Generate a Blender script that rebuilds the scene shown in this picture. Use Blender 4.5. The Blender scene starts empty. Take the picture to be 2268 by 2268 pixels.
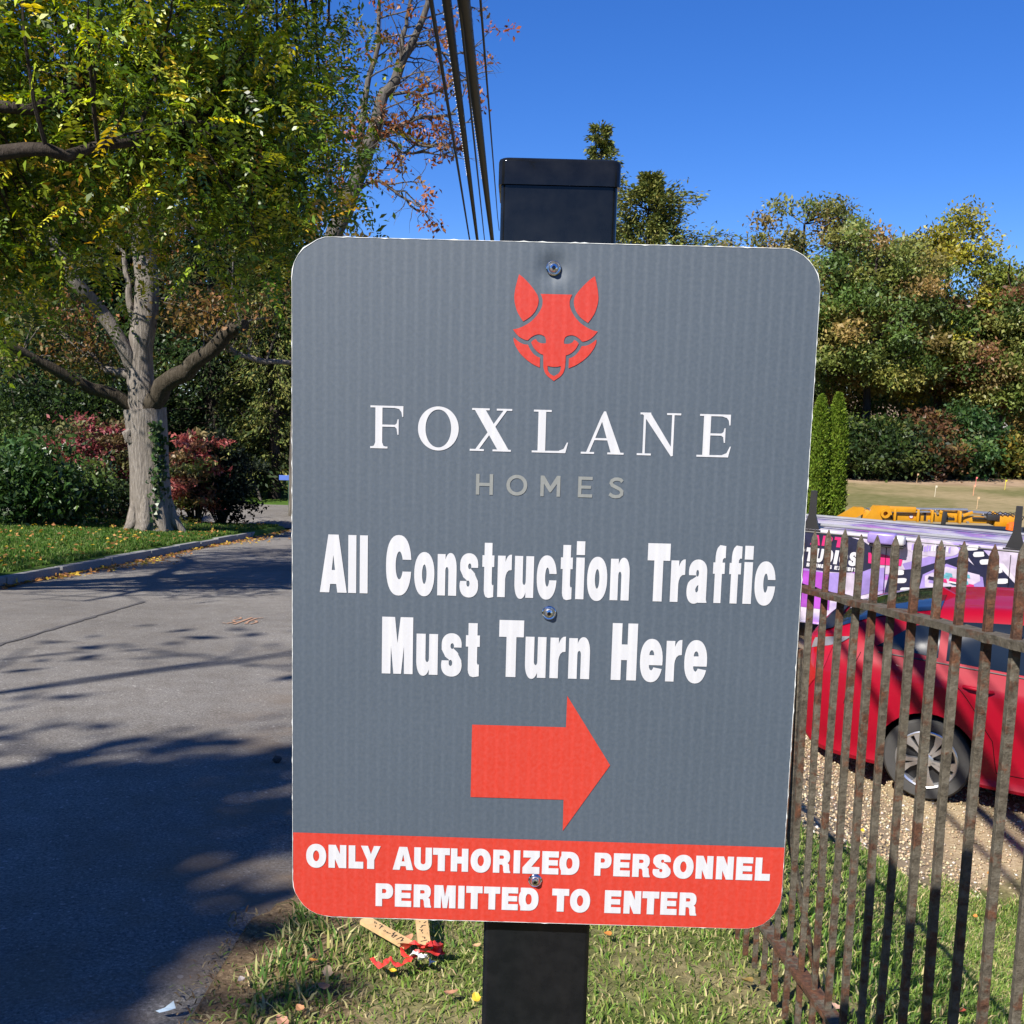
import bpy, bmesh, math, random
import numpy as np
from mathutils import Vector, Matrix
from mathutils.geometry import delaunay_2d_cdt
R = math.radians
scene = bpy.context.scene
COL = scene.collection

# ------------------------------------------------------------------ camera
CAM_RIGHT = np.array([0.99966755, 0.0033354, 0.02556703])
CAM_UP = np.array([-0.02578367, 0.12931776, 0.99126793])
CAM_FWD = np.array([0.0, 0.99159760, -0.12936077])
CZ = 1.6
cam_d = bpy.data.cameras.new('camera'); cam = bpy.data.objects.new('camera', cam_d); COL.objects.link(cam)
cam_d.sensor_fit = 'HORIZONTAL'; cam_d.sensor_width = 36; cam_d.lens = 36
cam_d.clip_start = 0.05; cam_d.clip_end = 3000
m = Matrix.Identity(4)
for i in range(3):
    m[i][0] = CAM_RIGHT[i]; m[i][1] = CAM_UP[i]; m[i][2] = -CAM_FWD[i]
m[2][3] = CZ
cam.matrix_world = m
scene.camera = cam

# ------------------------------------------------------------------ world, sun, exposure
SUN_AZ, SUN_EL = R(37.5), R(45)            # light travels forward and to the right
world = bpy.data.worlds.new('World'); scene.world = world; world.use_nodes = True
wt = world.node_tree; wt.nodes.clear()
sky = wt.nodes.new('ShaderNodeTexSky'); sky.sky_type = 'NISHITA'; sky.sun_disc = False
sky.sun_elevation = SUN_EL; sky.sun_rotation = R(180) + SUN_AZ
sky.altitude = 2000; sky.air_density = 1.0; sky.dust_density = 0.0; sky.ozone_density = 10.0
bgn = wt.nodes.new('ShaderNodeBackground'); bgn.inputs['Strength'].default_value = 0.115
wo = wt.nodes.new('ShaderNodeOutputWorld')
gmn = wt.nodes.new('ShaderNodeGamma'); gmn.inputs[1].default_value = .8      # the whole sky alike: a clear, saturated autumn blue
hsn = wt.nodes.new('ShaderNodeHueSaturation'); hsn.inputs['Saturation'].default_value = 1.25; hsn.inputs['Hue'].default_value = .516
wt.links.new(sky.outputs[0], gmn.inputs[0]); wt.links.new(gmn.outputs[0], hsn.inputs['Color']); wt.links.new(hsn.outputs[0], bgn.inputs[0]); wt.links.new(bgn.outputs[0], wo.inputs[0])
sd = bpy.data.lights.new('sun', 'SUN'); sd.energy = 4.6; sd.angle = R(0.53); sd.color = (1.0, 0.94, 0.85)
sun = bpy.data.objects.new('sun', sd); COL.objects.link(sun)
SUN_DIR = Vector((math.sin(SUN_AZ)*math.cos(SUN_EL), math.cos(SUN_AZ)*math.cos(SUN_EL), -math.sin(SUN_EL)))
sun.rotation_euler = SUN_DIR.to_track_quat('-Z', 'Y').to_euler(); sun.location = (-8, -16, 14)
vs = scene.view_settings
vs.view_transform = 'Standard'; vs.look = 'None'; vs.exposure = 0.95; vs.gamma = 1.0; vs.use_curve_mapping = False
scene.cycles.use_denoising = True
scene.cycles.max_bounces = 8; scene.cycles.transparent_max_bounces = 8
scene.cycles.caustics_reflective = False; scene.cycles.caustics_refractive = False

# ------------------------------------------------------------------ helpers
K = 2268/1932.0
def ray(px, py):
    return CAM_RIGHT*((px-1134)/2268) + CAM_UP*((1134-py)/2268) + CAM_FWD
def at(px, py, y):
    d = ray(px, py); return np.array([0, 0, CZ]) + d*(y/d[1])

def tag(o, label=None, cat=None, group=None, kind=None):
    if label: o['label'] = label
    if cat: o['category'] = cat
    if group: o['group'] = group
    if kind: o['kind'] = kind
    return o
def thing(name, label, cat, loc=(0, 0, 0), rz=0.0, group=None):
    o = bpy.data.objects.new(name, None); COL.objects.link(o); o.empty_display_size = .1
    o.location = loc; o.rotation_euler = (0, 0, rz)
    return tag(o, label, cat, group)
def link(name, me, mat=None, parent=None):
    o = bpy.data.objects.new(name, me); COL.objects.link(o)
    if mat is not None:
        for mm in (mat if isinstance(mat, (list, tuple)) else [mat]):
            me.materials.append(mm)
    if parent is not None: o.parent = parent
    return o
def copy_tree(o, parent=None):
    c = o.copy(); COL.objects.link(c)
    if parent is not None: c.parent = parent
    for ch in list(o.children): copy_tree(ch, c)
    return c

class MB:
    def __init__(s): s.v = []; s.f = []; s.mi = []; s.cur = 0
    def add(s, vs_, fs):
        b = len(s.v); s.v.extend([tuple(map(float, p)) for p in vs_])
        s.f.extend([tuple(i+b for i in f) for f in fs]); s.mi.extend([s.cur]*len(fs)); return s
    def box(s, c, size, M=None, bevel=0):
        hx, hy, hz = [k/2 for k in size]
        vs_ = [Vector((x*hx, y*hy, z*hz)) for x in (-1, 1) for y in (-1, 1) for z in (-1, 1)]
        fs = [(0,1,3,2), (4,6,7,5), (0,4,5,1), (2,3,7,6), (0,2,6,4), (1,5,7,3)]
        if bevel:
            bm = bmesh.new(); vv = [bm.verts.new(v) for v in vs_]
            for f in fs: bm.faces.new([vv[i] for i in f])
            bmesh.ops.bevel(bm, geom=bm.edges[:], offset=bevel, segments=2, affect='EDGES', profile=.5)
            bm.verts.index_update(); vs_ = [v.co.copy() for v in bm.verts]; fs = [[v.index for v in f.verts] for f in bm.faces]; bm.free()
        if M is not None: vs_ = [M @ v for v in vs_]
        return s.add([v + Vector(c) for v in vs_], fs)
    def tube(s, path, radii, n=8, cap=True):
        P = [np.asarray(p, float) for p in path]; k = len(P)
        if not hasattr(radii, '__len__'): radii = [radii]*k
        ref = np.array([0, 0, 1.0]); vs_ = []
        t0 = P[1]-P[0]; t0 = t0/ (np.linalg.norm(t0)+1e-9)
        if abs(t0 @ ref) > .9: ref = np.array([1.0, 0, 0])
        a = np.cross(t0, ref); a /= np.linalg.norm(a)
        for i in range(k):
            t = P[min(i+1, k-1)] - P[max(i-1, 0)]; t = t/(np.linalg.norm(t)+1e-9)
            a = a - (a@t)*t; a /= (np.linalg.norm(a)+1e-9); b = np.cross(t, a)
            for j in range(n):
                th = 2*math.pi*j/n
                vs_.append(P[i] + radii[i]*(math.cos(th)*a + math.sin(th)*b))
        fs = [(i*n+j, i*n+(j+1) % n, (i+1)*n+(j+1) % n, (i+1)*n+j) for i in range(k-1) for j in range(n)]
        if cap: fs += [tuple(range(n))[::-1], tuple(range((k-1)*n, k*n))]
        return s.add(vs_, fs)
    def cyl(s, p0, p1, r0, r1=None, n=16): return s.tube([p0, p1], [r0, r0 if r1 is None else r1], n)
    def lathe(s, prof, o=(0, 0, 0), axis='Z', n=24, closed=False):
        vs_ = []
        for (r, h) in prof:
            for j in range(n):
                th = 2*math.pi*j/n; c, d = r*math.cos(th), r*math.sin(th)
                p = (c, d, h) if axis == 'Z' else ((c, h, d) if axis == 'Y' else (h, c, d))
                vs_.append((p[0]+o[0], p[1]+o[1], p[2]+o[2]))
        k = len(prof); fs = []
        for i in range(k if closed else k-1):
            for j in range(n):
                fs.append((i*n+j, i*n+(j+1) % n, ((i+1) % k)*n+(j+1) % n, ((i+1) % k)*n+j))
        return s.add(vs_, fs)
    def prism(s, poly, y0, y1, M=None):
        # polygon in (x,z), extruded along y
        n = len(poly); vs_ = [Vector((x, y0, z)) for x, z in poly]+[Vector((x, y1, z)) for x, z in poly]
        if M is not None: vs_ = [M @ v for v in vs_]
        fs = [tuple(range(n)), tuple(range(n, 2*n))[::-1]]+[(i, (i+1) % n+0, (i+1) % n+n, i+n)[::-1] for i in range(n)]
        return s.add(vs_, fs)
    def build(s, name, mat, parent=None, smooth=None, recalc=True):
        me = bpy.data.meshes.new(name); me.from_pydata(s.v, [], s.f); me.update()
        if isinstance(mat, (list, tuple)): me.polygons.foreach_set('material_index', s.mi)
        if recalc:
            bm = bmesh.new(); bm.from_mesh(me); bmesh.ops.recalc_face_normals(bm, faces=bm.faces[:]); bm.to_mesh(me); bm.free()
        if smooth is not None:
            me.polygons.foreach_set('use_smooth', [True]*len(me.polygons))
            me.set_sharp_from_angle(angle=R(smooth))
        return link(name, me, mat, parent)

def np_mesh(name, V, F, colors=None, smooth=False):
    """V (n,3), F (m,k) uniform face size, colors (n,3) per vertex"""
    me = bpy.data.meshes.new(name); V = np.ascontiguousarray(V, np.float32); F = np.ascontiguousarray(F, np.int32)
    k = F.shape[1]; me.vertices.add(len(V)); me.vertices.foreach_set('co', V.ravel())
    me.loops.add(F.size); me.loops.foreach_set('vertex_index', F.ravel())
    me.polygons.add(len(F)); me.polygons.foreach_set('loop_start', np.arange(0, F.size, k, dtype=np.int32))
    if smooth: me.polygons.foreach_set('use_smooth', np.ones(len(F), bool))
    me.update(calc_edges=True)
    if colors is not None:
        ca = me.color_attributes.new('tint', 'FLOAT_COLOR', 'POINT')
        c4 = np.ones((len(V), 4), np.float32); c4[:, :3] = colors; ca.data.foreach_set('color', c4.ravel())
    return me

# ------------------------------------------------------------------ materials
def new_mat(name):
    mt = bpy.data.materials.new(name); mt.use_nodes = True; nt = mt.node_tree
    return mt, nt, nt.nodes['Principled BSDF']
def nd(nt, typ, **kw):
    n = nt.nodes.new('ShaderNode'+typ)
    for k, v in kw.items():
        if k.startswith('i_'): n.inputs[k[2:].replace('_', ' ')].default_value = v
        else: setattr(n, k, v)
    return n
def ramp(nt, src, stops, interp='LINEAR'):
    r = nt.nodes.new('ShaderNodeValToRGB'); r.color_ramp.interpolation = interp
    els = r.color_ramp.elements
    while len(els) < len(stops): els.new(.5)
    for e, (p, c) in zip(els, stops):
        e.position = p; e.color = (*c, 1) if len(c) == 3 else c
    nt.links.new(src, r.inputs[0]); return r.outputs[0]
def noise(nt, scale, detail=4, coord='Object', rough=.55, dim='3D', vec=None):
    tc = nd(nt, 'TexCoord'); n = nd(nt, 'TexNoise'); n.inputs['Scale'].default_value = scale
    n.inputs['Detail'].default_value = detail; n.inputs['Roughness'].default_value = rough
    nt.links.new(vec if vec is not None else tc.outputs[coord], n.inputs['Vector']); return n.outputs['Fac']
def mixc(nt, fac, a, b, blend='MIX'):
    mx = nt.nodes.new('ShaderNodeMix'); mx.data_type = 'RGBA'; mx.blend_type = blend
    for s, val in ((mx.inputs[0], fac), (mx.inputs[6], a), (mx.inputs[7], b)):
        if hasattr(val, 'is_output') or isinstance(val, bpy.types.NodeSocket): nt.links.new(val, s)
        elif isinstance(val, (int, float)): s.default_value = val
        else: s.default_value = (*val, 1)
    return mx.outputs[2]
def bump(nt, bs, h, strength=.3, dist=.01):
    b = nd(nt, 'Bump'); b.inputs['Strength'].default_value = strength; b.inputs['Distance'].default_value = dist
    nt.links.new(h, b.inputs['Height']); nt.links.new(b.outputs[0], bs.inputs['Normal']); return b
def simple(name, c, rough=.5, metal=0.0, spec=.5, var=.12, scale=8, bmp=0, bscale=60, coat=0):
    mt, nt, bs = new_mat(name)
    n = noise(nt, scale)
    lo = tuple(max(0, k*(1-var)) for k in c); hi = tuple(k*(1+var) for k in c)
    nt.links.new(ramp(nt, n, [(.3, lo), (.7, hi)]), bs.inputs['Base Color'])
    bs.inputs['Roughness'].default_value = rough; bs.inputs['Metallic'].default_value = metal
    bs.inputs['Specular IOR Level'].default_value = spec; bs.inputs['Coat Weight'].default_value = coat
    bs.inputs['Coat Roughness'].default_value = .03
    if bmp: bump(nt, bs, noise(nt, bscale, 5), bmp, .004)
    return mt
def leaf_mat(name, trans=.35, rough=.45, sat=1.0, spec=.35):
    mt = bpy.data.materials.new(name); mt.use_nodes = True; nt = mt.node_tree; nt.nodes.clear()
    a = nd(nt, 'Attribute'); a.attribute_name = 'tint'
    p = nd(nt, 'BsdfPrincipled'); p.inputs['Roughness'].default_value = rough; p.inputs['Specular IOR Level'].default_value = spec
    t = nd(nt, 'BsdfTranslucent'); mx = nd(nt, 'MixShader'); mx.inputs[0].default_value = trans
    hs = nd(nt, 'HueSaturation'); hs.inputs['Value'].default_value = 1.5; hs.inputs['Saturation'].default_value = 1.1
    nt.links.new(a.outputs['Color'], p.inputs['Base Color']); nt.links.new(a.outputs['Color'], hs.inputs['Color'])
    nt.links.new(hs.outputs[0], t.inputs['Color'])
    o = nd(nt, 'OutputMaterial'); nt.links.new(p.outputs[0], mx.inputs[1]); nt.links.new(t.outputs[0], mx.inputs[2]); nt.links.new(mx.outputs[0], o.inputs[0])
    return mt

M = {}
M['leaf'] = leaf_mat('leaf', .3, .46, spec=.35); M['needle'] = leaf_mat('needle', .15, .6, spec=.2); M['blade'] = leaf_mat('blade', .35, .55, spec=.25)
M['gloss_leaf'] = leaf_mat('gloss_leaf', .2, .36, spec=.4); M['walnut_leaf'] = leaf_mat('walnut_leaf', .25, .40, spec=.45)
def bark(name, c0, c1, c2, scale=6):
    mt, nt, bs = new_mat(name)
    tc = nd(nt, 'TexCoord'); mp = nd(nt, 'Mapping'); mp.inputs['Scale'].default_value = (3, 3, .45); nt.links.new(tc.outputs['Object'], mp.inputs[0])
    n = noise(nt, scale, 8, vec=mp.outputs[0], rough=.65); n2 = noise(nt, 1.3, 3)
    c = ramp(nt, n, [(.3, c0), (.5, c1), (.68, c2)])
    nt.links.new(mixc(nt, n2, c, c1), bs.inputs['Base Color'])
    bs.inputs['Roughness'].default_value = .9; bs.inputs['Specular IOR Level'].default_value = .15
    bump(nt, bs, n, 1.0, .05); return mt
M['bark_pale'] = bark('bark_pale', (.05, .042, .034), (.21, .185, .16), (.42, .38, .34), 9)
M['bark_brown'] = bark('bark_brown', (.016, .013, .009), (.055, .045, .032), (.14, .12, .095), 8)  # deeper brown than the trunk bark, used on two side limbs
M['bark_dark'] = bark('bark_dark', (.02, .017, .014), (.05, .04, .033), (.10, .085, .07))
M['bark_grey'] = bark('bark_grey', (.035, .03, .025), (.10, .088, .074), (.26, .245, .215), 4)

# ------------------------------------------------------------------ terrain
def sstep(t): t = np.clip(t, 0, 1); return t*t*(3-2*t)
def road_z(y):
    y = np.asarray(y, float)
    return np.where(y < 27, .235-.105*y, .235-.105*27-.02*(y-27))
def lot_z(y):
    return np.interp(y, [-80, 2, 7.4, 12, 14, 31, 47, 100, 500], [-.6, -1.36, -1.50, -1.71, -1.78, -2.25, -2.5, -3.0, -5])
def height(x, y):
    x = np.asarray(x, float); y = np.asarray(y, float)
    t = np.clip((x-.95)/(3.0-.95), 0, 1); t = .6*t+.4*sstep(t)
    rz = road_z(y)
    left = np.clip((-6.15-x)/14, 0, 1)
    rz = rz+.14*sstep((-6.02-x)/.12) * (y < 27.2) + left*.5*sstep((29-y)/6)
    z = (1-t)*rz+t*lot_z(y)
    n = .012*np.sin(x*5.1+1.3*y)*np.sin(y*4.3-x*1.7)
    on_road = (x > -6.15) & (x < -.62)
    return z+np.where(on_road, 0, n*(np.abs(x) < 30))
def hit(px, py, dz=0.0, ymax=140):
    """world point where the sight line of a photo pixel meets the ground"""
    d = ray(px, py); s = np.arange(.6, ymax, .01); P = np.array([0, 0, CZ])[None]+d[None]*s[:, None]
    b = P[:, 2] < height(P[:, 0], P[:, 1])+dz
    i = int(np.argmax(b)) if b.any() else len(s)-1
    return P[i]
def hz(x, y): return float(height(x, y))

xs = np.unique(np.concatenate([np.linspace(-260, -30, 24), np.linspace(-30, -7, 60), np.linspace(-7, -5.6, 36), np.linspace(-5.6, -1.1, 20), np.linspace(-1.1, 4.5, 120), np.linspace(4.5, 14, 60), np.linspace(14, 50, 40), np.linspace(50, 260, 22)]))
ysv = np.unique(np.concatenate([np.linspace(-60, -2, 24), np.linspace(-2, 1, 20), np.linspace(1, 9, 150), np.linspace(9, 34, 120), np.linspace(34, 90, 50), np.linspace(90, 900, 24)]))
GX, GY = np.meshgrid(xs, ysv); GZ = height(GX, GY)
def road_edge(y): return -.70+.05*np.sin(y*2.3)+.04*np.sin(y*5.7+1)-.02*np.sin(y*13.)
cross = (GX < -.72) & (GY > 27.4) & (GY < 33.6)
inroad = ((GX > -6.0) & (GX < road_edge(GY)-.06) & (GY < 34)) | cross
GZ = np.where(inroad, GZ-.06, GZ)
nx, ny = len(xs), len(ysv)
idx = np.arange(nx*ny).reshape(ny, nx)
F = np.stack([idx[:-1, :-1], idx[:-1, 1:], idx[1:, 1:], idx[1:, :-1]], -1).reshape(-1, 4)
gm = np_mesh('ground', np.stack([GX, GY, GZ], -1).reshape(-1, 3), F, smooth=True)

# gravel lot edge: a line through the places seen in the photo
ge = [hit(1870, 1885), hit(2130, 1915), hit(2260, 1930)]
GE0 = ge[0]; GEd = ge[2]-ge[0]; GEn = np.array([-GEd[1], GEd[0]]); GEn /= np.linalg.norm(GEn)
if GEn[1] < 0: GEn = -GEn
GEc = float(GEn @ GE0[:2])

mt, nt, bs = new_mat('ground'); M['ground'] = mt
tc = nd(nt, 'TexCoord'); sx = nd(nt, 'SeparateXYZ'); nt.links.new(tc.outputs['Object'], sx.inputs[0])
def math_n(nt, op, a, b=None, c=None):
    n = nd(nt, 'Math'); n.operation = op
    for i, v in enumerate((a, b, c)):
        if v is None: continue
        if isinstance(v, (int, float)): n.inputs[i].default_value = v
        else: nt.links.new(v, n.inputs[i])
    return n.outputs[0]
X_, Y_ = sx.outputs[0], sx.outputs[1]
nz = noise(nt, 1.6, 6); nf = noise(nt, 26, 6, rough=.7); nzl = noise(nt, .14, 5)
soil = ramp(nt, nf, [(.25, (.09, .07, .04)), (.5, (.22, .18, .095)), (.75, (.38, .32, .18))])
turf = ramp(nt, nf, [(.3, (.04, .06, .014)), (.6, (.09, .115, .03)), (.8, (.20, .19, .07))])
near = mixc(nt, ramp(nt, nz, [(.38, (0, 0, 0)), (.6, (1, 1, 1))]), turf, soil)
litter = ramp(nt, noise(nt, 60, 7, rough=.8), [(.3, (.05, .035, .022)), (.5, (.14, .095, .055)), (.72, (.33, .25, .15))])
eb = math_n(nt, 'MULTIPLY', math_n(nt, 'SUBTRACT', math_n(nt, 'ADD', -.60, math_n(nt, 'MULTIPLY', nz, .5)), X_), 9.0)
near = mixc(nt, math_n(nt, 'MINIMUM', math_n(nt, 'MAXIMUM', eb, 0.0), 1.0), near, litter)
gravel = ramp(nt, noise(nt, 45, 7, rough=.75), [(.25, (.17, .125, .075)), (.5, (.35, .27, .165)), (.75, (.50, .42, .29))])
dist_e = math_n(nt, 'SUBTRACT', math_n(nt, 'ADD', math_n(nt, 'MULTIPLY', X_, float(GEn[0])), math_n(nt, 'MULTIPLY', Y_, float(GEn[1]))), GEc)
dist_e = math_n(nt, 'ADD', dist_e, math_n(nt, 'MULTIPLY', math_n(nt, 'SUBTRACT', nz, .5), .5))
gmask = math_n(nt, 'MULTIPLY', math_n(nt, 'SMOOTH_MIN', math_n(nt, 'MAXIMUM', math_n(nt, 'MULTIPLY', dist_e, 9), 0.0), 1.0, .1), math_n(nt, 'GREATER_THAN', X_, .9))
c = mixc(nt, gmask, near, gravel)
dry = ramp(nt, nzl, [(.40, (.10, .105, .035)), (.52, (.25, .195, .105)), (.66, (.34, .26, .15))])
dry = mixc(nt, .35, dry, ramp(nt, noise(nt, 3.0, 6), [(.3, (.10, .10, .03)), (.7, (.34, .27, .15))]))
earth = ramp(nt, noise(nt, .7, 6), [(.3, (.20, .13, .08)), (.7, (.42, .31, .21))])
far1 = math_n(nt, 'SMOOTH_MIN', math_n(nt, 'MAXIMUM', math_n(nt, 'MULTIPLY', math_n(nt, 'SUBTRACT', Y_, 19.0), .4), 0.0), 1.0, .1)
c = mixc(nt, math_n(nt, 'MULTIPLY', far1, math_n(nt, 'GREATER_THAN', X_, -.5)), c, dry)
far2 = math_n(nt, 'SMOOTH_MIN', math_n(nt, 'MAXIMUM', math_n(nt, 'MULTIPLY', math_n(nt, 'SUBTRACT', math_n(nt, 'ADD', Y_, math_n(nt, 'MULTIPLY', nzl, 8.0)), 47.0), .5), 0.0), 1.0, .1)
c = mixc(nt, math_n(nt, 'MULTIPLY', far2, math_n(nt, 'GREATER_THAN', X_, -.5)), c, earth)
lawn = ramp(nt, noise(nt, 1.2, 6), [(.3, (.035, .075, .012)), (.6, (.075, .135, .022)), (.8, (.13, .17, .04))])
c = mixc(nt, math_n(nt, 'LESS_THAN', X_, -6.05), c, lawn)
nt.links.new(c, bs.inputs['Base Color']); bs.inputs['Roughness'].default_value = .95; bs.inputs['Specular IOR Level'].default_value = .1
bump(nt, bs, nf, .6, .02)
tag(link('ground', gm, M['ground']), kind='structure')

# ------------------------------------------------------------------ road
mt, nt, bs = new_mat('asphalt'); M['asphalt'] = mt
n1 = noise(nt, 95, 6, rough=.8); n2 = noise(nt, .6, 5); n3 = noise(nt, 5, 6, rough=.6)
c = ramp(nt, n1, [(.34, (.07, .067, .063)), (.48, (.195, .186, .174)), (.58, (.275, .262, .245)), (.68, (.55, .53, .50))])
c = mixc(nt, ramp(nt, noise(nt, 38, 2, rough=.4), [(.70, (0, 0, 0)), (.74, (1, 1, 1))]), c, (.46, .45, .43))
c = mixc(nt, .8, c, ramp(nt, n2, [(.3, (.62, .60, .58)), (.7, (1, .98, .95))]), 'MULTIPLY')
c = mixc(nt, .55, c, ramp(nt, n3, [(.32, (.70, .66, .62)), (.6, (1, 1, 1))]), 'MULTIPLY')
tc = nd(nt, 'TexCoord'); sx = nd(nt, 'SeparateXYZ'); nt.links.new(tc.outputs['Object'], sx.inputs[0])
edge = math_n(nt, 'MINIMUM', math_n(nt, 'MAXIMUM', math_n(nt, 'MULTIPLY', math_n(nt, 'ADD', sx.outputs[0], 1.75), .9), 0.0), 1.0)
c = mixc(nt, math_n(nt, 'MULTIPLY', edge, ramp(nt, noise(nt, 3.3, 5), [(.42, (0, 0, 0)), (.62, (1, 1, 1))])), c, (.17, .125, .085))
nt.links.new(c, bs.inputs['Base Color']); bs.inputs['Roughness'].default_value = .85; bs.inputs['Specular IOR Level'].default_value = .25
bump(nt, bs, n1, .7, .006)
ry = np.concatenate([np.linspace(-60, 0, 30), np.linspace(0.2, 34, 240)])
V = []; nxr = 12
for y in ry:
    for k in range(nxr):
        x = -6.0+(road_edge(y)+6.0)*k/(nxr-1); V.append((x, y, float(road_z(y))+.004-(.035 if k == nxr-1 else 0)))
idx = np.arange(len(V)).reshape(len(ry), nxr)
F = np.stack([idx[:-1, :-1], idx[:-1, 1:], idx[1:, 1:], idx[1:, :-1]], -1).reshape(-1, 4)
road = tag(link('road', np_mesh('road', V, F, smooth=True), M['asphalt']), kind='structure')
# cross street far down the hill
V = []; yy = np.linspace(27.6, 33.4, 8); xx = np.linspace(-90, -.8, 40)
for y in yy:
    for x in xx: V.append((x, y+(.8 if 0 else 0), float(road_z(y))+.010))
idx = np.arange(len(V)).reshape(len(yy), len(xx)); F = np.stack([idx[:-1, :-1], idx[:-1, 1:], idx[1:, 1:], idx[1:, :-1]], -1).reshape(-1, 4)
tag(link('cross_street', np_mesh('cross_street', V, F), M['asphalt']), kind='structure')

def ground_strip(pts, w, dz=.006, jit=0, seed=0):
    rg = random.Random(seed); vs_ = []; P = [np.array(p[:2], float) for p in pts]
    for i, p in enumerate(P):
        t = P[min(i+1, len(P)-1)]-P[max(i-1, 0)]; t /= np.linalg.norm(t); nrm = np.array([-t[1], t[0]])
        ww = w*(1+jit*(rg.random()-.5))
        for s in (-1, 1):
            q = p+nrm*ww/2*s; vs_.append((q[0], q[1], float(road_z(q[1]))+.004+dz))
    return MB().add(vs_, [(2*i, 2*i+1, 2*i+3, 2*i+2) for i in range(len(P)-1)])
M['tar'] = simple('tar', (.085, .08, .078), .8, var=.3, scale=30)
def lerp_pts(a, b, n, amp, seed):
    rg = random.Random(seed); return [np.array(a[:2])+(np.array(b[:2])-np.array(a[:2]))*i/n+np.array([rg.uniform(-amp, amp), rg.uniform(-amp, amp)]) for i in range(n+1)]
pa, pb = hit(-40, 1442), hit(318, 1334)
ground_strip(lerp_pts(pa, pb, 30, .012, 3), .05, jit=.8, seed=1).build('pavement_seam', M['tar'], road)
M['mark'] = simple('orange_marking_paint', (.34, .20, .13), .8, var=.3, scale=60)
# utility mark sprayed on the road
q = hit(540, 1377)
def spray(strokes, name):
    mb = MB()
    for st in strokes:
        mb2 = ground_strip([(q[0]+a*.085, q[1]+b*.22) for a, b in st], .026, jit=.6, seed=len(st)); mb.add(mb2.v, mb2.f)
    o = mb.build(name, M['mark']); return tag(o, 'faint orange utility marking sprayed on the asphalt', 'road marking')
spray([[(-1.7, .9), (-1.1, 1.1), (-.8, .6), (-1.3, .1), (-.7, -.4), (-1.2, -1), (-1.8, -.8)], [(-.35, -1.1), (.2, 1.1)], [(1.5, 1.1), (.8, .9), (.6, 0), (.8, -.9), (1.4, -1), (1.7, -.4), (1.3, .1), (.7, 0)]], 'road_marking')

# ------------------------------------------------------------------ kerb of granite blocks
def curb_x(y): return -6.08 - .9*sstep((y-22)/6)*((y-22)/6 if y > 22 else 0)
mt = simple('granite', (.22, .22, .215), .8, var=.22, scale=40, bmp=.4, bscale=90); M['granite'] = mt
kerb = bpy.data.objects.new('kerb', None); COL.objects.link(kerb); tag(kerb, kind='structure')
rg = random.Random(4); y = 2.0
while y < 27.4:
    L = rg.uniform(1.15, 1.75); y1 = min(y+L, 27.6)
    x0, x1 = float(curb_x(y)), float(curb_x(y1)); ang = math.atan2(x0-x1, y1-y)
    cy = (y+y1)/2; slope = math.atan2(float(road_z(y1)-road_z(y)), y1-y)
    mb = MB().box((0, 0, 0), (.15, (y1-y)/math.cos(ang)-.03, .34), None, .014)
    o = mb.build('kerb_stone', M['granite'], kerb)
    o.location = ((x0+x1)/2+rg.uniform(-.012, .012), cy, float(road_z(cy))-.045+rg.uniform(-.012, .012)); o.rotation_euler = (slope, rg.uniform(-.03, .03), ang)
    y = y1

# ------------------------------------------------------------------ the sign
mt, nt, bs = new_mat('sign_print_base')
def print_mat(name, c, rough=.45, spec=.5):
    mt, nt, bs = new_mat(name)
    n = noise(nt, 300, 2); n2 = noise(nt, 7, 4)
    col = mixc(nt, .02, c, ramp(nt, n, [(.3, (0, 0, 0)), (.7, (1, 1, 1))]))
    nt.links.new(mixc(nt, .1, col, ramp(nt, n2, [(.3, tuple(k*.75 for k in c)), (.7, tuple(min(1, k*1.2) for k in c))])), bs.inputs['Base Color'])
    bs.inputs['Roughness'].default_value = rough; bs.inputs['Specular IOR Level'].default_value = spec
    # corrugated plastic sheet: shallow upright flutes, the same on everything printed on it
    tc = nd(nt, 'TexCoord'); sx = nd(nt, 'SeparateXYZ'); nt.links.new(tc.outputs['Object'], sx.inputs[0])
    wob = noise(nt, 22, 2)
    u = math_n(nt, 'MULTIPLY', math_n(nt, 'ADD', sx.outputs[0], math_n(nt, 'MULTIPLY', wob, .0006)), 2*math.pi/.0099)
    s = math_n(nt, 'SINE', u)
    s = math_n(nt, 'MULTIPLY', s, math_n(nt, 'ADD', .25, noise(nt, 9, 3)))
    s = math_n(nt, 'ADD', math_n(nt, 'ADD', s, math_n(nt, 'MULTIPLY', math_n(nt, 'SINE', math_n(nt, 'MULTIPLY', u, 2.0)), .22)), math_n(nt, 'MULTIPLY', n2, 6.0))
    for cu, cv, dep in ((.2268, .6014, 38.0), (.2320, .2977, 2.5), (.2267, .0424, 7.0)):      # the sheet is pressed in where the screws bite
        du = math_n(nt, 'SUBTRACT', sx.outputs[0], cu); dv = math_n(nt, 'SUBTRACT', sx.outputs[2], cv)
        d2 = math_n(nt, 'ADD', math_n(nt, 'MULTIPLY', du, du), math_n(nt, 'MULTIPLY', dv, dv))
        s = math_n(nt, 'SUBTRACT', s, math_n(nt, 'MULTIPLY', math_n(nt, 'POWER', 2.718, math_n(nt, 'MULTIPLY', d2, -1/(.011**2))), dep))
    bump(nt, bs, s, 1.0, .00009)
    nt.links.new(math_n(nt, 'ADD', rough-.08, math_n(nt, 'MULTIPLY', n2, .16)), bs.inputs['Roughness'])
    return mt
GREY = (.044, .066, .093); RED = (.50, .034, .018); WHITE = (.55, .555, .575)
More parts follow.
